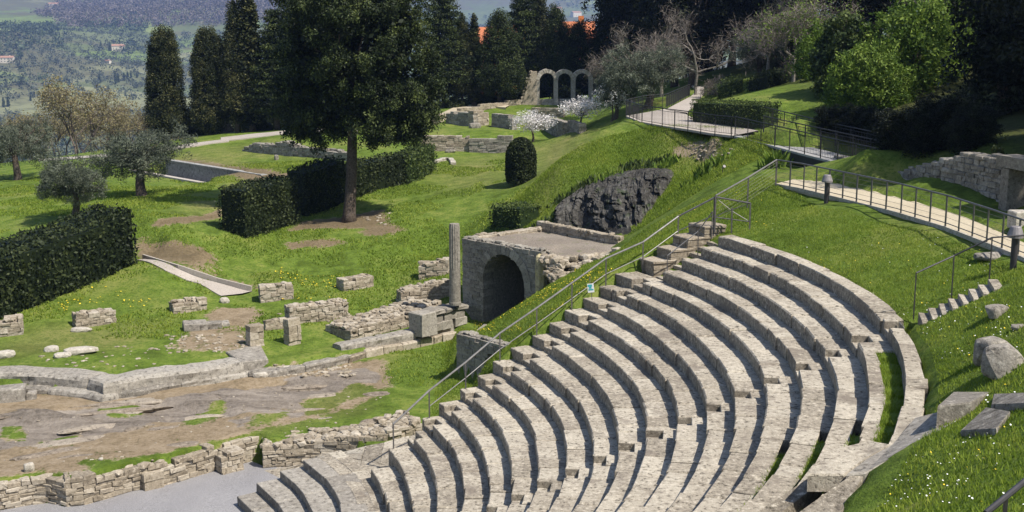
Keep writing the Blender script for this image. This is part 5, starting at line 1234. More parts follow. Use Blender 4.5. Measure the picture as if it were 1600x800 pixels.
# --- hedges
def hedge(name, base, H, W, label, group=None, leafm='hedge', dens=60, L=.17, lump=.26, side=1, top_r=.15, n2=None, cat='hedge'):
    """clipped hedge along a ground line (its front foot), as leaves on an uneven box with a dense inside"""
    P = np.array(base, float); S = np.r_[0, np.cumsum(np.hypot(*np.diff(P[:, :2], axis=0).T))]; T = S[-1]
    Hf = H if callable(H) else (lambda s: H)
    def pt(s): return np.stack([np.interp(s, S, P[:, i]) for i in range(3)], -1)
    def nr(s):
        d = pt(np.minimum(s+.2, T))-pt(np.maximum(s-.2, 0)); d = d[..., :2]/(np.linalg.norm(d[..., :2], axis=-1, keepdims=True)+1e-9); return np.stack([-d[..., 1], d[..., 0]], -1)*side
    area = T*(2*max(Hf(0), Hf(T/2))+W)+2*W*Hf(0); n = int(area*dens); s = rng.uniform(0, T, n); f = rng.random(n); hh = np.array([Hf(x) for x in s])
    per = 2*hh+W; u = f*per
    t = np.where(u < hh, 0, np.where(u < hh+W, u-hh, W)); z = np.where(u < hh, u, np.where(u < hh+W, hh, per-u))
    e = rng.random(n) < 2*W/(T+2*W)*.5; s = np.where(e, np.where(rng.random(n) < .5, 0, T), s); t = np.where(e, rng.random(n)*W, t); z = np.where(e, rng.random(n)*hh, z)
    # round the edges, then push in and out
    nn = nr(s); q = pt(s); cz = z/hh; 
    bul = lump*2*fbm(s*1.3+t*.9, z*1.3+t*1.7, 31, 3)-rng.random(n)**2*.25+np.where(rng.random(n) < .04, .18, 0)
    ctr = np.abs(t-W/2)/(W/2); t = W/2+(t-W/2)*(1+np.where((t < .01) | (t > W-.01), bul/(W/2), 0)-np.where(cz > .85, top_r*(cz-.85)/.15, 0))
    z = z+np.where(ctr < .98, bul, 0); s2 = np.where(e, s+bul*np.where(s < T/2, -1, 1), s)
    d2 = np.stack([nn[:, 1]*side, -nn[:, 0]*side], 1)
    X = np.stack([q[:, 0]+nn[:, 0]*t+d2[:, 0]*(s2-s), q[:, 1]+nn[:, 1]*t+d2[:, 1]*(s2-s), q[:, 2]+z], 1)
    ct = .5+1.3*fbm(s*.9+3, z*1.1+t, 77, 3); V, F, tt = leaf_quads(X, L, L*.55, np.clip(ct+rng.normal(0, .2, n), 0, 1)); mb = MB(); mb.add(V, F, tt)
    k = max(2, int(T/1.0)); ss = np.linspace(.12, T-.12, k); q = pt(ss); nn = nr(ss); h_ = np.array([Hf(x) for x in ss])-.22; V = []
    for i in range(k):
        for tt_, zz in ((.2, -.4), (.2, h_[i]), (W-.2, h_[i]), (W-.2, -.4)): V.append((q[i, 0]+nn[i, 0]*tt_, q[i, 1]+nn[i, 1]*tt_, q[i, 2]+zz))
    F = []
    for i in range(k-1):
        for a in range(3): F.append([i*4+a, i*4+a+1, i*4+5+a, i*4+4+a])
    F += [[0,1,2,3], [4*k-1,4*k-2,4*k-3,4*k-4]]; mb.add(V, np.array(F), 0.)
    return tag(mb.build(name, M[leafm]), label, cat, group)
HG = 'clipped dark hedges of the lawns'
def hp(*px): return [gpt(*p) for p in px]
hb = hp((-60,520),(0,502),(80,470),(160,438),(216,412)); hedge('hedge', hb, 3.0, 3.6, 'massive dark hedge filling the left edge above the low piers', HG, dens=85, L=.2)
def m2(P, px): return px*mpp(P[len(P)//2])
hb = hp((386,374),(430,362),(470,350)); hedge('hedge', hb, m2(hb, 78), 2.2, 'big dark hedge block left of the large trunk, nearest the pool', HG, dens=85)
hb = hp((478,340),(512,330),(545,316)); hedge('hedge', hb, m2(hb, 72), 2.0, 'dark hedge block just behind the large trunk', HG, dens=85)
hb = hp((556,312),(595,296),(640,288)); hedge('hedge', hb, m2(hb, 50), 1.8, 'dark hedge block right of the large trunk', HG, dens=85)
hb = hp((638,289),(662,279),(683,266)); hedge('hedge', hb, m2(hb, 44), 1.8, 'sunlit browner end of the hedge right of the trunk', HG, 'box', dens=85)  # lit end of the same hedge, sunlight put into its lighter leaf
hb = hp((764,360),(808,364)); hedge('clipped_bush', hb, m2(hb, 44), 1.6, 'small cube-shaped clipped bush above the arched building', None, 'box', dens=110, L=.13, cat='bush')
b = gpt(814, 285); m_ = mpp(b); mb = MB(); n = 7000; a = rng.uniform(0, 6.28, n); h = rng.random(n)
rr = 24*m_*np.minimum(1, np.sqrt(np.maximum(0, 1-np.maximum(0, (h-.5)/.5)**2.2)))*(.93+.07*np.minimum(1, h*6))*(1-.12*rng.random(n)**2)
tp = rng.random(n) < .12; V, F, t = leaf_quads(np.stack([b[0]+rr*np.cos(a), b[1]+rr*np.sin(a), b[2]+h*70*m_], 1), .16, .09, np.clip(.45+1.2*fbm(a*2, h*5, 9, 3)+rng.normal(0, .18, n), 0, 1)); mb.add(V, F, t)
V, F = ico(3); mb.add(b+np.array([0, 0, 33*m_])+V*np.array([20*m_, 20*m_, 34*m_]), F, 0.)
tag(mb.build('clipped_bush', M['hedge']), 'tall rounded clipped bush standing alone on the slope', 'bush')
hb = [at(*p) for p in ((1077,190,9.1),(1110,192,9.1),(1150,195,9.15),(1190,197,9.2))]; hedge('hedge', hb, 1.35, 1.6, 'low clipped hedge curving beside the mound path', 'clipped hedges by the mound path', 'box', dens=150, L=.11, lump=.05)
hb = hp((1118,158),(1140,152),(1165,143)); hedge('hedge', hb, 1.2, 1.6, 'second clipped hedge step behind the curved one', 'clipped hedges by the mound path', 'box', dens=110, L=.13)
hb = hp((1165,144),(1200,138),(1235,128)); hedge('hedge', hb, 1.1, 1.6, 'shaded clipped hedge leading towards the woods', 'clipped hedges by the mound path', 'hedge', dens=110, L=.13)  # darker leaf than its neighbours, shade put into the colour
for a, y, H_, lab in (((285,345,410,490), 104, 2.6, 'dark hedge behind the trunks of the left cypress row'),((672,740,800,842), 124, 3.2, 'dark hedge behind the conifers left of the arches'),((842,880,930,985), 128, 4.5, 'tall dark hedge behind the three arches')):
    q = []
    for px in a: x = CAM[0]+(px-800)/FPX*(y-CAM[1]); q.append(np.array([x, y, max(hz(x, y), 2.5)]))
    hedge('hedge', q, H_, 2.0, lab, 'dark hedges behind the cypress rows', 'hedge', dens=40, L=.26, lump=.5)
# --- woods on the right
def oak_proto(key, H, z0, Rr, seed, nc=620, per=44, L=.26):
    mb = MB(); C = []
    for i in range(16):
        a = i*2.4+seed; f = i/15; rr = Rr*.62*math.sqrt((i*.618) % 1); c = np.array([rr*math.cos(a), rr*math.sin(a), z0+(H-z0)*(.12+.8*f)])
        n = nc//16; d = rng.normal(size=(n, 3)); d /= np.linalg.norm(d, axis=1, keepdims=True); C.append(c+d*rng.random((n, 1))**.35*Rr*rng.uniform(.4, .6))
    C = np.vstack(C); C = C[C[:, 2] > z0*.8]; mb.add(*clumps(C, per, .62, L, L*.5, .1)); tm, P = trunk_mb(H*.6, .27, .14, (.3, .2), .2)
    limbs(tm, P[3], list(C[rng.choice(len(C), 14)]), .1); tree_proto(key, mb, tm, 'oakd', 'bark')
oak_proto('oak_a', 12, 2.2, 4.2, 1); oak_proto('oak_b', 14, 3.2, 4.4, 5); oak_proto('oak_c', 9, .2, 3.8, 8)
WG = 'dark evergreen trees of the right-hand woods'
WT_ = [  # x, y, key, scale, label
 (38.6,12.5,'oak_b',.66,'dark evergreen with a pale trunk behind the stone wall'),(41.5,9,'oak_b',.7,'dark evergreen at the right edge behind the doorway'),(44,17,'oak_a',1.0,'dark evergreen behind the broken end of the stone wall'),
 (40.5,24,'oak_c',.9,'low spreading dark evergreen sweeping to the ground behind the wall'),(46,25,'oak_a',1.0,'broad dark evergreen uphill of the low spreading one'),(50,12,'oak_a',1.3,'tall dark evergreen on the hill at the right edge'),
 (54,27,'oak_b',1.2,'tall dark evergreen between the two green shrubs and the hill'),(56,22,'oak_b',1.3,'tall dark evergreen high on the right hill'),(47,2,'oak_a',1.25,'shading evergreen outside the right edge'),
 (46,62,'oak_a',1.2,'dark evergreen above the two bright green shrubs'),(58,52,'oak_b',1.3,'dark evergreen on the hill above the bare trees'),(45,99,'oak_b',1.3,'dark evergreen right of the pale olive'),(49,84,'oak_a',1.4,'tall dark evergreen behind the bare trees'),
 (35,98,'oak_b',1.3,'tall dark evergreen left of the pale olive'),(43,109,'oak_a',1.5,'dark evergreen deep in the woods centre'),(46,104,'oak_b',1.5,'dark evergreen behind the woods centre'),(32,113,'oak_b',1.35,'dark evergreen at the left end of the woods'),
 (34,112,'oak_a',1.4,'dark evergreen behind the bare pinkish tree'),(54,70,'oak_b',1.3,'dark evergreen above the ivy-clad shrub'),(60,80,'oak_a',1.5,'tall dark evergreen on the hilltop'),(49,52,'oak_c',.9,'low dark evergreen below the bright green shrub'),
 (62,60,'oak_b',1.5,'dark evergreen on the upper right hill'),(60,36,'oak_a',1.5,'massive dark evergreen on the upper right hill'),(40.5,60,'oak_c',.5,'low dark evergreen at the foot of the ivy-clad shrub'),(55,95,'oak_b',1.5,'dark evergreen at the back of the woods')]
WT_ += [(32,122,'oak_a',1.5,'dark evergreen filling the gap behind the leaning bare tree'),(42,118,'oak_b',1.6,'dark evergreen behind the far end of the mound path'),(50,116,'oak_a',1.6,'dark evergreen behind the pale olive'),(42,79,'oak_c',.7,'low dark evergreen right of the pale olive trunk')]
WT_ += [(40,117,'oak_c',1.3,'low dark evergreen closing the gap beside the leaning bare tree'),(34.5,119,'oak_c',1.3,'low dark evergreen far behind the mound path'),(36,92,'oak_a',1.4,'dark evergreen directly behind the leaning bare tree'),(44,94,'oak_b',1.5,'dark evergreen between the pale olive and the bare twiggy tree'),(53,78,'oak_a',1.4,'dark evergreen behind the pale branching tree'),(57,66,'oak_a',1.5,'dark evergreen behind the large bright shrub, on the hill'),(63,46,'oak_a',1.6,'dark evergreen closing the gap above the bright shrubs')]
for x, y, k, s, lab in WT_: plant(k, (x, y, hz(x, y)-.1), s, lab, 'evergreen tree', WG, 'evergreen_tree')
for i, (px, py, s, lab) in enumerate(((1300,205,.34,'leftmost dark bush of the undergrowth above the footbridge'),(1330,214,.4,'dark bush behind the bridge railing, under the ivy-clad shrub'),(1368,222,.42,'dark bush behind the bridge railing, under the large bright shrub'),(1405,232,.42,'dark bush at the end of the bridge railing'),(1445,238,.45,'dark bush just left of the broken wall end'),(1480,225,.5,'dark bush rising behind the broken wall end'),(1515,232,.42,'dark bush behind the middle of the high rubble wall'))):
    plant('oak_c', gpt(px, py)-np.array([0, 0, .3]), (s*.75, s*.75, s*.48), lab, 'shrub', 'dark undergrowth of the right-hand woods', 'shrub')
def pp(px, py): return gpt(px, py)
for px, y, s, k, lab in ((1318,42,1.3,'ivy_bush','bright ivy-clad shrub at the edge of the woods'),(1415,39,1.35,'fresh_bush','large bright green shrub beside the ivy-clad one'),(1372,36,.8,'fresh_bush','small green shrub below the ivy-clad one'),(1285,52,1.0,'fresh_bush','green shrub hanging under the bare branches'),(1460,44,1.1,'fresh_bush','green shrub at the dark right edge of the clearing'),(1345,37,.95,'fresh_bush','light green shrub in front of the ivy-clad one')):
    x = CAM[0]+(px-800)/FPX*(y-CAM[1]); plant(k, (x, y, hz(x, y)), s, lab, 'shrub', 'green shrubs at the edge of the woods', 'shrub')
for px, y, s, k, lab in ((1032,78,1.15,'bare','bare pinkish tree above the big grey olive'),(985,88,1.15,'bare','bare tree at the left end of the woods'),(1085,74,1.0,'bare','leaning bare tree before the dark woods'),(1235,58,1.15,'bare_green','bare spreading tree with first green leaves, nearest the ivy-clad shrub'),(1195,64,1.0,'bare','bare twiggy tree right of the pale olive'),(1275,54,1.05,'bare_green','pale branching tree behind the ivy-clad shrub'),(1440,52,1.0,'bare','bare pale tree behind the large bright shrub')):
    x = CAM[0]+(px-800)/FPX*(y-CAM[1]); plant(k, (x, y, hz(x, y)), s, lab, 'bare tree', 'bare trees at the edge of the woods', 'bare_tree')
p = gpt(1112,150); plant('brown_bush', gpt(1120,148), .9, 'brown leafless bush at the back of the mound path', 'shrub', None, 'shrub')
# leafy plants on the mound
def blades_plant(px, py, n, h, spread, label, m='fresh', w=.05):
    b = gpt(px, py); mb = MB()
    for _ in range(n):
        o = rng.normal(0, spread, 3)*np.array([1.5, .5, 0]); L = h*rng.uniform(.6, 1.2); d = np.array([rng.normal(0, .28), rng.normal(0, .28), 1.]); q = b+o; q[2] = gz(q[0], q[1])[0]-.05
        t = q+d*L; s = np.array([w, rng.normal(0, .02), 0]); mid = q+d*L*.5+np.array([0, 0, .1*L]); mb.add([q-s*.6, q+s*.6, mid+s, mid-s, t+s*.1, t-s*.1], np.array([[0,1,2,3],[3,2,4,5]]), rng.random())
    return tag(mb.build('leafy_plant', M[m]), label, 'plant', 'leafy plants on the mound')
blades_plant(1105, 268, 170, .55, .3, 'clump of upright green iris leaves under the dry-stone facing')
blades_plant(1045, 256, 90, .4, .22, 'leafy green clump at the top of the cliff')
blades_plant(952, 282, 90, .45, .22, 'green fern-like clump growing on the dark cliff')
blades_plant(1210, 262, 90, .8, .2, 'green shoot growing in the shade under the footbridge')
for px, py, lab in ((884,312,'low fern tuft at the left shoulder of the cliff'),(912,292,'leafy tuft hanging over the upper left edge of the cliff'),(985,262,'leafy tuft hanging over the top middle of the cliff'),(1018,258,'leafy tuft at the right of the cliff top'),(848,352,'dark leafy tuft at the foot of the cliff beside the cube bush')):
    blades_plant(px, py, 70, .4, .26, lab, 'box')
p = at(1560, 250, 10.0); mb = MB(); C = p+rng.normal(0, .14, (22, 3))*np.array([.7, .5, 2]); mb.add(*clumps(C, 16, .12, .09, .07)); tag(mb.build('creeper', M['hedge']), 'dark creeper hanging down the stone wall', 'creeper')

# ================================================================== GRASS BLADES, FLOWERS
def scatter(n, box, zlim=None):
    X = rng.uniform(box[0], box[2], n); Y = rng.uniform(box[1], box[3], n); return X, Y
def grass_field(n, box, h, w, keep):
    X, Y = scatter(n, box); b, a = gidx(X, Y); r = np.hypot(X, Y); th = np.degrees(np.arctan2(Y, X))
    k = (SOIL[b, a] < .4+.25*rng.random(n)) & (WOODS[b, a] < .6) & ~((r < 27.68) & (th < 28) & (th > -100)) & ~((Y < wall_y(X)+1.7) & (r < 22) & (X < 14.5)) & keep(X, Y, r, th); X, Y = X[k], Y[k]
    Z = gz(X, Y); m = len(X); t = np.clip(.45+1.1*fbm(X*.7, Y*.7, 5, 4)+rng.normal(0, .2, m)+.1, 0, 1)
    hh = h*rng.uniform(.5, 1.35, m)*(1+.8*fbm(X*1.1, Y*1.1, 8, 3)); a = rng.uniform(0, 6.28, m); ww = w*rng.uniform(.6, 1.3, m)
    dx, dy = np.cos(a)*ww, np.sin(a)*ww; lx, ly = rng.normal(0, .45, m)*hh, rng.normal(0, .45, m)*hh
    V = np.stack([np.stack([X-dx, Y-dy, Z-.01], 1), np.stack([X+dx, Y+dy, Z-.01], 1), np.stack([X+lx, Y+ly, Z+hh], 1)], 1).reshape(-1, 3)
    return V, np.arange(m*3).reshape(m, 3), t
mb = MB()
near = lambda X, Y, r, th: (r < 33)
PATHX = np.array([at(*p)[:2] for p in RP])
mb.add(*grass_field(340000, (15, -28, 31, 12), .062, .013, lambda X, Y, r, th: (r < 31.2) & ((th < -6.6) | (r < np.interp(Y, PATHX[::-1, 1], np.hypot(PATHX[::-1, 0], PATHX[::-1, 1]))-.1)) & ~(((X-ST0[0])*STD[0]+(Y-ST0[1])*STD[1] > -.2) & ((X-ST0[0])*STD[0]+(Y-ST0[1])*STD[1] < STL+.1) & (np.abs((X-ST0[0])*STN[0]+(Y-ST0[1])*STN[1]-.25) < .75))))
mb.add(*grass_field(110000, (14.5, 12, 31, 26), .07, .016, lambda X, Y, r, th: (Y < 24.2-(X-19)*.2) & (X < 29)))
mb.add(*grass_field(60000, (2, 14, 19, 60), .1, .03, lambda X, Y, r, th: (LUSH[gidx(X, Y)] > .3) & (Y < 60)))
mb.add(*grass_field(40000, (14.5, 8, 25, 12.2), .07, .015, lambda X, Y, r, th: (th > 28) & (r > 18)))
mb.add(*grass_field(150000, (-26, 22, 19, 66), .1, .045, lambda X, Y, r, th: fbm(X*.35, Y*.35, 66, 3) > -.03))
mb.add(*grass_field(70000, (18, 28, 31, 40), .11, .02, lambda X, Y, r, th: True))
for k, a0, a1, d in TURF:
    n = 5000; a = rng.uniform(a1, a0, n); r = row_r(k)+d+rng.random(n)*(DR-d+.1); X, Y = r*np.cos(np.radians(a)), r*np.sin(np.radians(a)); hh = .1*rng.uniform(.4, 1.2, n); al = rng.uniform(0, 6.28, n)
    V = np.stack([np.stack([X-np.cos(al)*.014, Y-np.sin(al)*.014, 0*X+HR*k-.06], 1), np.stack([X+np.cos(al)*.014, Y+np.sin(al)*.014, 0*X+HR*k-.06], 1), np.stack([X+rng.normal(0, .04, n), Y+rng.normal(0, .04, n), HR*k-.05+hh], 1)], 1).reshape(-1, 3)
    mb.add(V, np.arange(n*3).reshape(n, 3), np.clip(.5+rng.normal(0, .2, n), 0, 1))
tag(mb.build('grass', M['blade']), 'short spring grass blades on the banks and turf', 'grass', kind='stuff')
mb = MB(); hexn = 5
def flowers(px, n, size, mi, h):
    for _ in range(n):
        x0, y0, x1, y1 = px; c = gp(rng.uniform(x0, x1), rng.uniform(y0, y1)); b, a = gidx(c[0], c[1])
        r, th = np.hypot(c[0], c[1]), math.degrees(math.atan2(c[1], c[0]))
        if SOIL[b, a] > .6 or (r < 27.7 and -100 < th < 28): continue
        if vnoise(c[0]*.8+3, c[1]*.8, 4) < .42: continue
        z = gz(c[0], c[1])[0]+h*rng.uniform(.7, 1.2); s = size*rng.uniform(.6, 1.2); al = np.arange(hexn)/hexn*6.28; tx, ty = rng.normal(0, .3, 2)
        mb.add(np.stack([c[0]+s*np.cos(al), c[1]+s*np.sin(al), z+s*(np.cos(al)*tx+np.sin(al)*ty)], 1), np.arange(hexn)[None], .5, mi)
flowers((1330,660,1600,800), 170, .013, 0, .085); flowers((1330,660,1600,800), 60, .013, 1, .085)
flowers((1440,480,1600,640), 170, .015, 0, .085); flowers((1440,480,1600,640), 80, .015, 1, .085)
flowers((1190,310,1560,500), 140, .016, 0, .08); flowers((1190,310,1560,500), 150, .017, 1, .08)
flowers((740,420,960,520), 3000, .019, 1, .09); flowers((90,450,260,490), 260, .04, 1, .1); flowers((430,420,540,470), 260, .04, 1, .1); flowers((1000,280,1200,360), 120, .022, 1, .09)
tag(mb.build('wildflowers', [M['petal'], M['petaly']]), 'tiny white and yellow wildflowers dotting the grass', 'flowers', kind='stuff')

# ================================================================== VALLEY AND HILLS
DL = [0,120,180,300,500,700,900,1200,1500,1900,2400,3200,4600]; ZL = [-60,-40,-32,-42,-45,-36,-21,2,26,64,140,290,460]
DRr = [0,120,180,300,600,1000,1300,1600,2000,2500,3100,4600]; ZR = [-60,-40,-32,-42,-60,-56,-36,-10,36,110,230,560]
HS = 1.8
def hillz(x, y): return CAM[2]+(_hillz(CAM[0]+(x-CAM[0])/HS, CAM[1]+(y-CAM[1])/HS)-CAM[2])*HS
def _hillz(x, y):
    dx, dy = x-CAM[0], y-CAM[1]; d = np.hypot(dx, dy); px = 800+FPX*dx/np.maximum(dy, 1)
    t = np.clip((px-470-fbm(d/400, px/200, 3, 2)*220)/170, 0, 1); t = t*t*(3-2*t); t = np.where(px > 1150, np.clip(1-(px-1150)/400, .2, 1)*t, t)
    z = np.interp(d, DL, ZL)*(1-t)+np.interp(d, DRr, ZR)*t
    amp = np.clip((d-250)/900, 0, 1)
    z = z+amp*(fbm(x/420+7, y/420, 12, 4)*70+fbm(x/1100, y/1100, 15, 2)*90)
    return z+np.clip((d-1200)/600, 0, 1)*40*np.exp(-((px-400)/170)**2)*np.exp(-((d-1750)/420)**2)
ds = np.geomspace(112, 4600, 150)*HS; an = np.radians(np.linspace(-42, 42, 190)); D_, A_ = np.meshgrid(ds, an, indexing='ij')
hx, hy = (CAM[0]+D_*np.sin(A_)).ravel(), (CAM[1]+D_*np.cos(A_)).ravel()
g = G('valley_slopes'); nA = g.noise(.0022, 4, .6); nB = g.noise(.011, 4, .65); nC = g.noise(.06, 3, .7); cell = g.voro(.005, out='Color')
sep = g.new('ShaderNodeSeparateColor'); g.L.new(cell, sep.inputs[0])
field = g.ramp(sep.outputs[0], (.0, (.11,.13,.055)), (.3, (.16,.215,.06)), (.5, (.22,.26,.085)), (.7, (.14,.15,.08)), (.9, (.26,.245,.14)))
field.node.color_ramp.interpolation = 'CONSTANT'
field = g.mix(.38, field, g.ramp(nB, (.35, (.11,.13,.06)), (.65, (.21,.25,.085))))
wood = g.ramp(nC, (.3, (.085,.08,.045)), (.55, (.13,.125,.07)), (.8, (.19,.185,.1)))
col = g.mix(g.step(g.math('ADD', g.math('MULTIPLY', nA, .7), g.math('MULTIPLY', nB, .3)), .47, .54), field, wood)
col = g.mix(g.math('MULTIPLY', g.step(nC, .52, .64), .4), col, (.045,.055,.025))
M['hill'] = g.finish(col, .95, None, .05)
n = len(an); i = np.arange(len(ds)-1)[:, None]*n; j = np.arange(n-1)[None]; q = (i+j).ravel()
mb = MB(); mb.add(np.stack([hx, hy, hillz(hx, hy)], 1), np.stack([q, q+n, q+n+1, q+1], 1)); struct(mb.build('hills', M['hill'], smooth=True))
# far woods and olive groves that read as one mass
def far_trees(name, pts, hgt, wid, m, label, nl=26, L=1.7, tb=.5):
    P = np.asarray(pts, float); k = len(P); d = rng.normal(size=(k, nl, 3)); d /= np.linalg.norm(d, axis=2, keepdims=True); d *= rng.random((k, nl, 1))**.4
    if P[:, 1].mean() > 400: hgt, wid, L = hgt*HS, wid*HS, L*HS
    s = rng.uniform(.7, 1.3, (k, 1)); X = np.stack([P[:, None, 0]+d[..., 0]*wid*s, P[:, None, 1]+d[..., 1]*wid*s, P[:, None, 2]+hgt*s*(.5+.5*d[..., 2])], -1).reshape(-1, 3)
    t = np.clip(np.repeat(rng.normal(tb, .22, k), nl)+rng.normal(0, .08, k*nl), 0, 1); V, F, t = leaf_quads(X, L, L*.7, t); mb = MB(); mb.add(V, F, t); return tag(mb.build(name, M[m]), label, 'woods', kind='stuff')
def hill_pts(n, d0, d1, a0, a1, f):
    d = HS*np.sqrt(rng.uniform(d0*d0, d1*d1, n)); px = rng.uniform(a0, a1, n); th = np.arctan((px-800)/FPX); x, y = CAM[0]+d*np.sin(th), CAM[1]+d*np.cos(th); k = f(x, y); x, y = x[k], y[k]; return np.stack([x, y, hillz(x, y)], 1)
def proj_py(x, y, z):
    v = np.stack([x, y, z], -1)-CAM; return 400-FPX*(v@UPV)/(v@FWD)
def hill_scr(n, d0, d1, a0, a1, f):
    d = HS*rng.uniform(d0, d1, n); px = rng.uniform(a0, a1, n); th = np.arctan((px-800)/FPX); x, y = CAM[0]+d*np.sin(th), CAM[1]+d*np.cos(th); z = hillz(x, y); py = proj_py(x, y, z); k = f(px, py, x, y); return np.stack([x, y, z], 1)[k]
nz = lambda x, y, s=260, k=21: fbm(x/s, y/s, k, 3)
dk = lambda px, py, x, y: ((np.abs(py-54-nz(x, y)*60) < 13) & (px < 115)) | ((np.abs(py-84-nz(x, y)*30) < 10) & (px < 52)) | ((np.abs(py-76) < 9) & (px > 196) & (px < 236)) | ((np.abs(py-44-nz(x, y)*50) < 9) & (px > 138) & (px < 240)) | ((nz(x, y, 200, 44) > .19) & (py > 40)) | ((px > 560) & (nz(x, y, 300, 33) > -.02))
far_trees('woods', hill_scr(16000, 420, 2600, -40, 1000, dk), 7.5, 3.6, 'farleaf', 'dark woods in bands over the far valley slopes', 20, 2.0, .3)
gv = lambda px, py, x, y: (py > 50+nz(x, y)*50) & (nz(x, y, 330, 51) > -.16) & (np.abs(np.sin((x*.8+y*.5)/8)) > .45)
far_trees('olive_grove', hill_scr(15000, 380, 1700, -40, 640, gv), 3.4, 2.4, 'olive', 'grey-green olive groves on the far valley slopes', 13, 1.3, .35)
bw = lambda px, py, x, y: (py < 46+nz(x, y, 500, 61)*45) & (px > 105-nz(x, y)*120)
far_trees('bare_woods', hill_scr(15000, 1000, 2600, 60, 640, bw), 6, 4.2, 'twig', 'brown leafless woods on the far hill', 16, 2.2, .2)
far_trees('undergrowth', np.array([(x, y, -8-(y-115)*.15) for x, y in zip(rng.uniform(-70, 10, 260), rng.uniform(115, 230, 260))]), 7, 3.5, 'bud', 'budding thicket on the slope below the lawns', 46, .35, .65)
# single far cypresses
conifer('far_spire', 13, .2, lambda h: 1.8*min(1, h*5+.5)*(1-h)**.6, 60, 14, .7, .9, .5, 'farleaf', tr=.3, seed=3)
def sight(px, py, d0=300*1.8, d1=4000*1.8):
    r = ray(px, py); t = np.linspace(d0, d1, 4000); Pn = CAM+t[:, None]*r; h = hillz(Pn[:, 0], Pn[:, 1]); i = np.argmax(Pn[:, 2] < h); return np.array([Pn[i, 0], Pn[i, 1], h[i]])
FL = ['lone far cypress spire right of the farmhouse terraces','first of the two close far cypress spires','second of the two close far cypress spires','left one of three far cypress spires in a row','middle one of three far cypress spires in a row','right one of three far cypress spires in a row','short far cypress just left of the round cypress','first of two dark far spires by the left edge','second of two dark far spires by the left edge','far cypress spire above the left olive','far cypress spire left of the budding trees','dark far cypress beside the tan farmhouse, on its left','second dark far cypress left of the tan farmhouse','dark far cypress at the top middle of the brown hill','second dark far cypress on the brown hill']
for (px, py, h), lab in zip(((156,130,15),(181,130,17),(185,129,15),(194,126,13),(200,124,13),(205,123,12),(214,122,9),(6,168,17),(13,167,17),(48,158,11),(72,152,16),(158,79,15),(172,80,15),(205,31,13),(213,31,15)), FL):
    P_ = sight(px, py); s = h*mpp(P_)/13; plant('far_spire', P_, (s*1.15, s*1.15, s), lab, 'cypress', 'small cypresses on the far slopes', 'cypress_tree')
# houses
def house(P, L, W, H, rz, label, wallm='cream', roofh=None, wins=3, storeys=2, group='far houses'):
    root = empty('house', (float(P[0]), float(P[1]), float(P[2])), label, 'house', group); root.rotation_euler = (0, 0, rz)
    P = np.zeros(3); rh = roofh or W*.22
    o_ = root['_o']; root['_o'] = [0., 0., 0.]
    mb = MB(); mb.add([(x*L/2, y*W/2, z) for z in (-3, H) for x, y in ((-1,-1),(1,-1),(1,1),(-1,1))], BOXF); mb.add([(-L/2,-W/2,H),(-L/2,W/2,H),(-L/2,0,H+rh*.97),(L/2,-W/2,H),(L/2,W/2,H),(L/2,0,H+rh*.97)], np.array([[0,1,2],[4,3,5]])); mb.build('wall', M[wallm], root)
    mb = MB(); e = .5
    for sgn in (-1, 1): mb.add([(-L/2-e, sgn*(W/2+e), H-rh*e/W*2+.05), (L/2+e, sgn*(W/2+e), H-rh*e/W*2+.05), (L/2+e, 0, H+rh+.05), (-L/2-e, 0, H+rh+.05), (-L/2-e, sgn*(W/2+e), H-rh*e/W*2-.2), (L/2+e, sgn*(W/2+e), H-rh*e/W*2-.2), (L/2+e, 0, H+rh-.2), (-L/2-e, 0, H+rh-.2)], BOXF)
    rf = mb.build('roof', M['roofp' if group == 'far houses' else 'roof'], root)
    mb = MB(); mb.add([(x*.45+L*.2, y*.45, z) for z in (H, H+rh+1) for x, y in ((-1,-1),(1,-1),(1,1),(-1,1))], BOXF); mb.build('chimney', M[wallm], rf)
    for st_ in range(storeys):
        for i in range(wins):
            x = -L/2+L*(i+.5)/wins; z = 1+st_*3.0; mb = MB(); mb.add([(x+a*.5, -W/2-b, z+c) for b, in ((.03,), (-.2,)) for a, c in ((-1, 0), (1, 0), (1, 1.4), (-1, 1.4))], BOXF); mb.build('window', M['win'], root)
    root['_o'] = o_
    return root
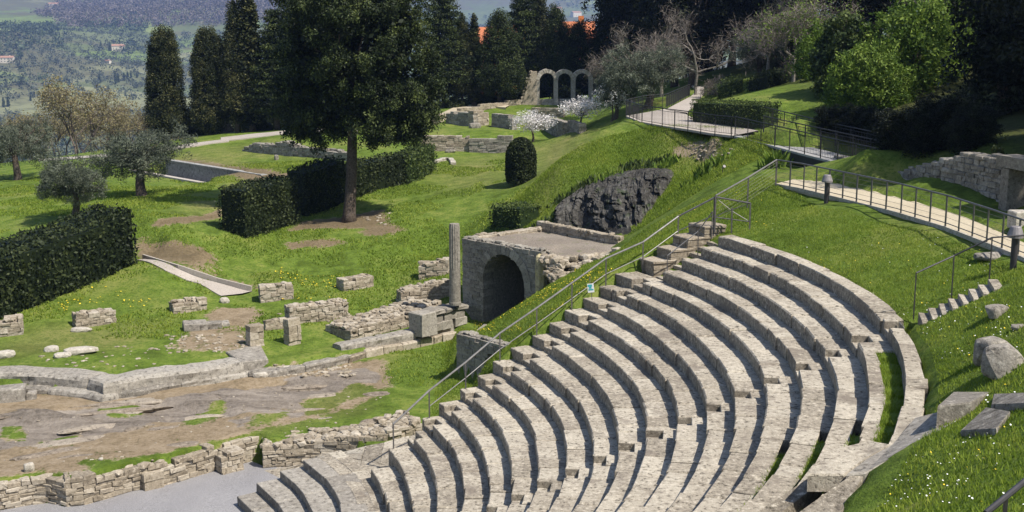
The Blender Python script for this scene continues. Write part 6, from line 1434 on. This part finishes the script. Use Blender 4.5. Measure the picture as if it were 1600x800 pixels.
for px, py, s, rz, w_, lab in ((186,80,1.2,.2,'cream','tan far farmhouse between two groups of dark trees'),(168,99,.55,-.3,'cream','small pale far house below the tan farmhouse'),(84,12,1.3,.3,'cream','long far villa with pink roof near the top left'),(112,3,1.0,0,'cream','pale far house at the top edge of the left hills'),(138,10,.9,.4,'white','small white far house near the top left'),(122,10,.8,-.2,'cream','far house beside the small white one'),(12,98,1.0,.1,'cream','far house half hidden by dark trees at the left edge'),
 (828,22,2.4,.1,'white','white far villa between the tall conifers'),(870,20,2.0,-.2,'cream','pinkish far house right of the white villa'),(842,15,1.6,.3,'cream','far house just behind the white villa'),(900,26,1.8,.5,'cream','far house above the red roofs')):
    house(sight(px, py), 17*s, 10*s, 7*s, rz, lab, w_, wins=4)
def near_house(px0, px1, y, ybase, ytop, wallm, lab, rz=0):
    x0, x1 = (CAM[0]+(p-800)/FPX*(y-CAM[1]) for p in (px0, px1)); d = (y-CAM[1])*1.0; zt = CAM[2]-(ytop-58)*d/1922; zb = CAM[2]-(ybase-58)*d/1922
    house(((x0+x1)/2, y+4, zb), x1-x0, 9, zt-zb-1.8, rz, lab, wallm, 2.0, 3, 2, 'houses behind the cypresses')
near_house(748, 832, 138, 165, 45, 'orange', 'orange house seen between the conifers left of the arches')
near_house(868, 925, 175, 150, 36, 'orange', 'red-roofed house above the arches')
near_house(918, 972, 150, 150, 50, 'cream', 'lower red-roofed house left of the dark woods')
# ================================================================== HAZE
g = G('valley_haze'); v = g.new('ShaderNodeVolumePrincipled'); v.inputs['Color'].default_value = (.36, .52, 1, 1); v.inputs['Density'].default_value = .00011; v.inputs['Anisotropy'].default_value = .1
g.L.new(v.outputs[0], g.out.inputs[1])
mb = MB(); mb.add([(x, y, z) for z in (-260, 1150) for x, y in ((-6500,-120),(6500,-120),(6500,8500),(-6500,8500))], np.array([[0,1,5,4],[1,2,6,5],[2,3,7,6],[3,0,4,7],[4,5,6,7],[3,2,1,0]]))
tag(mb.build('haze', g.m), 'thin blue spring haze over the valley', 'haze', kind='stuff')
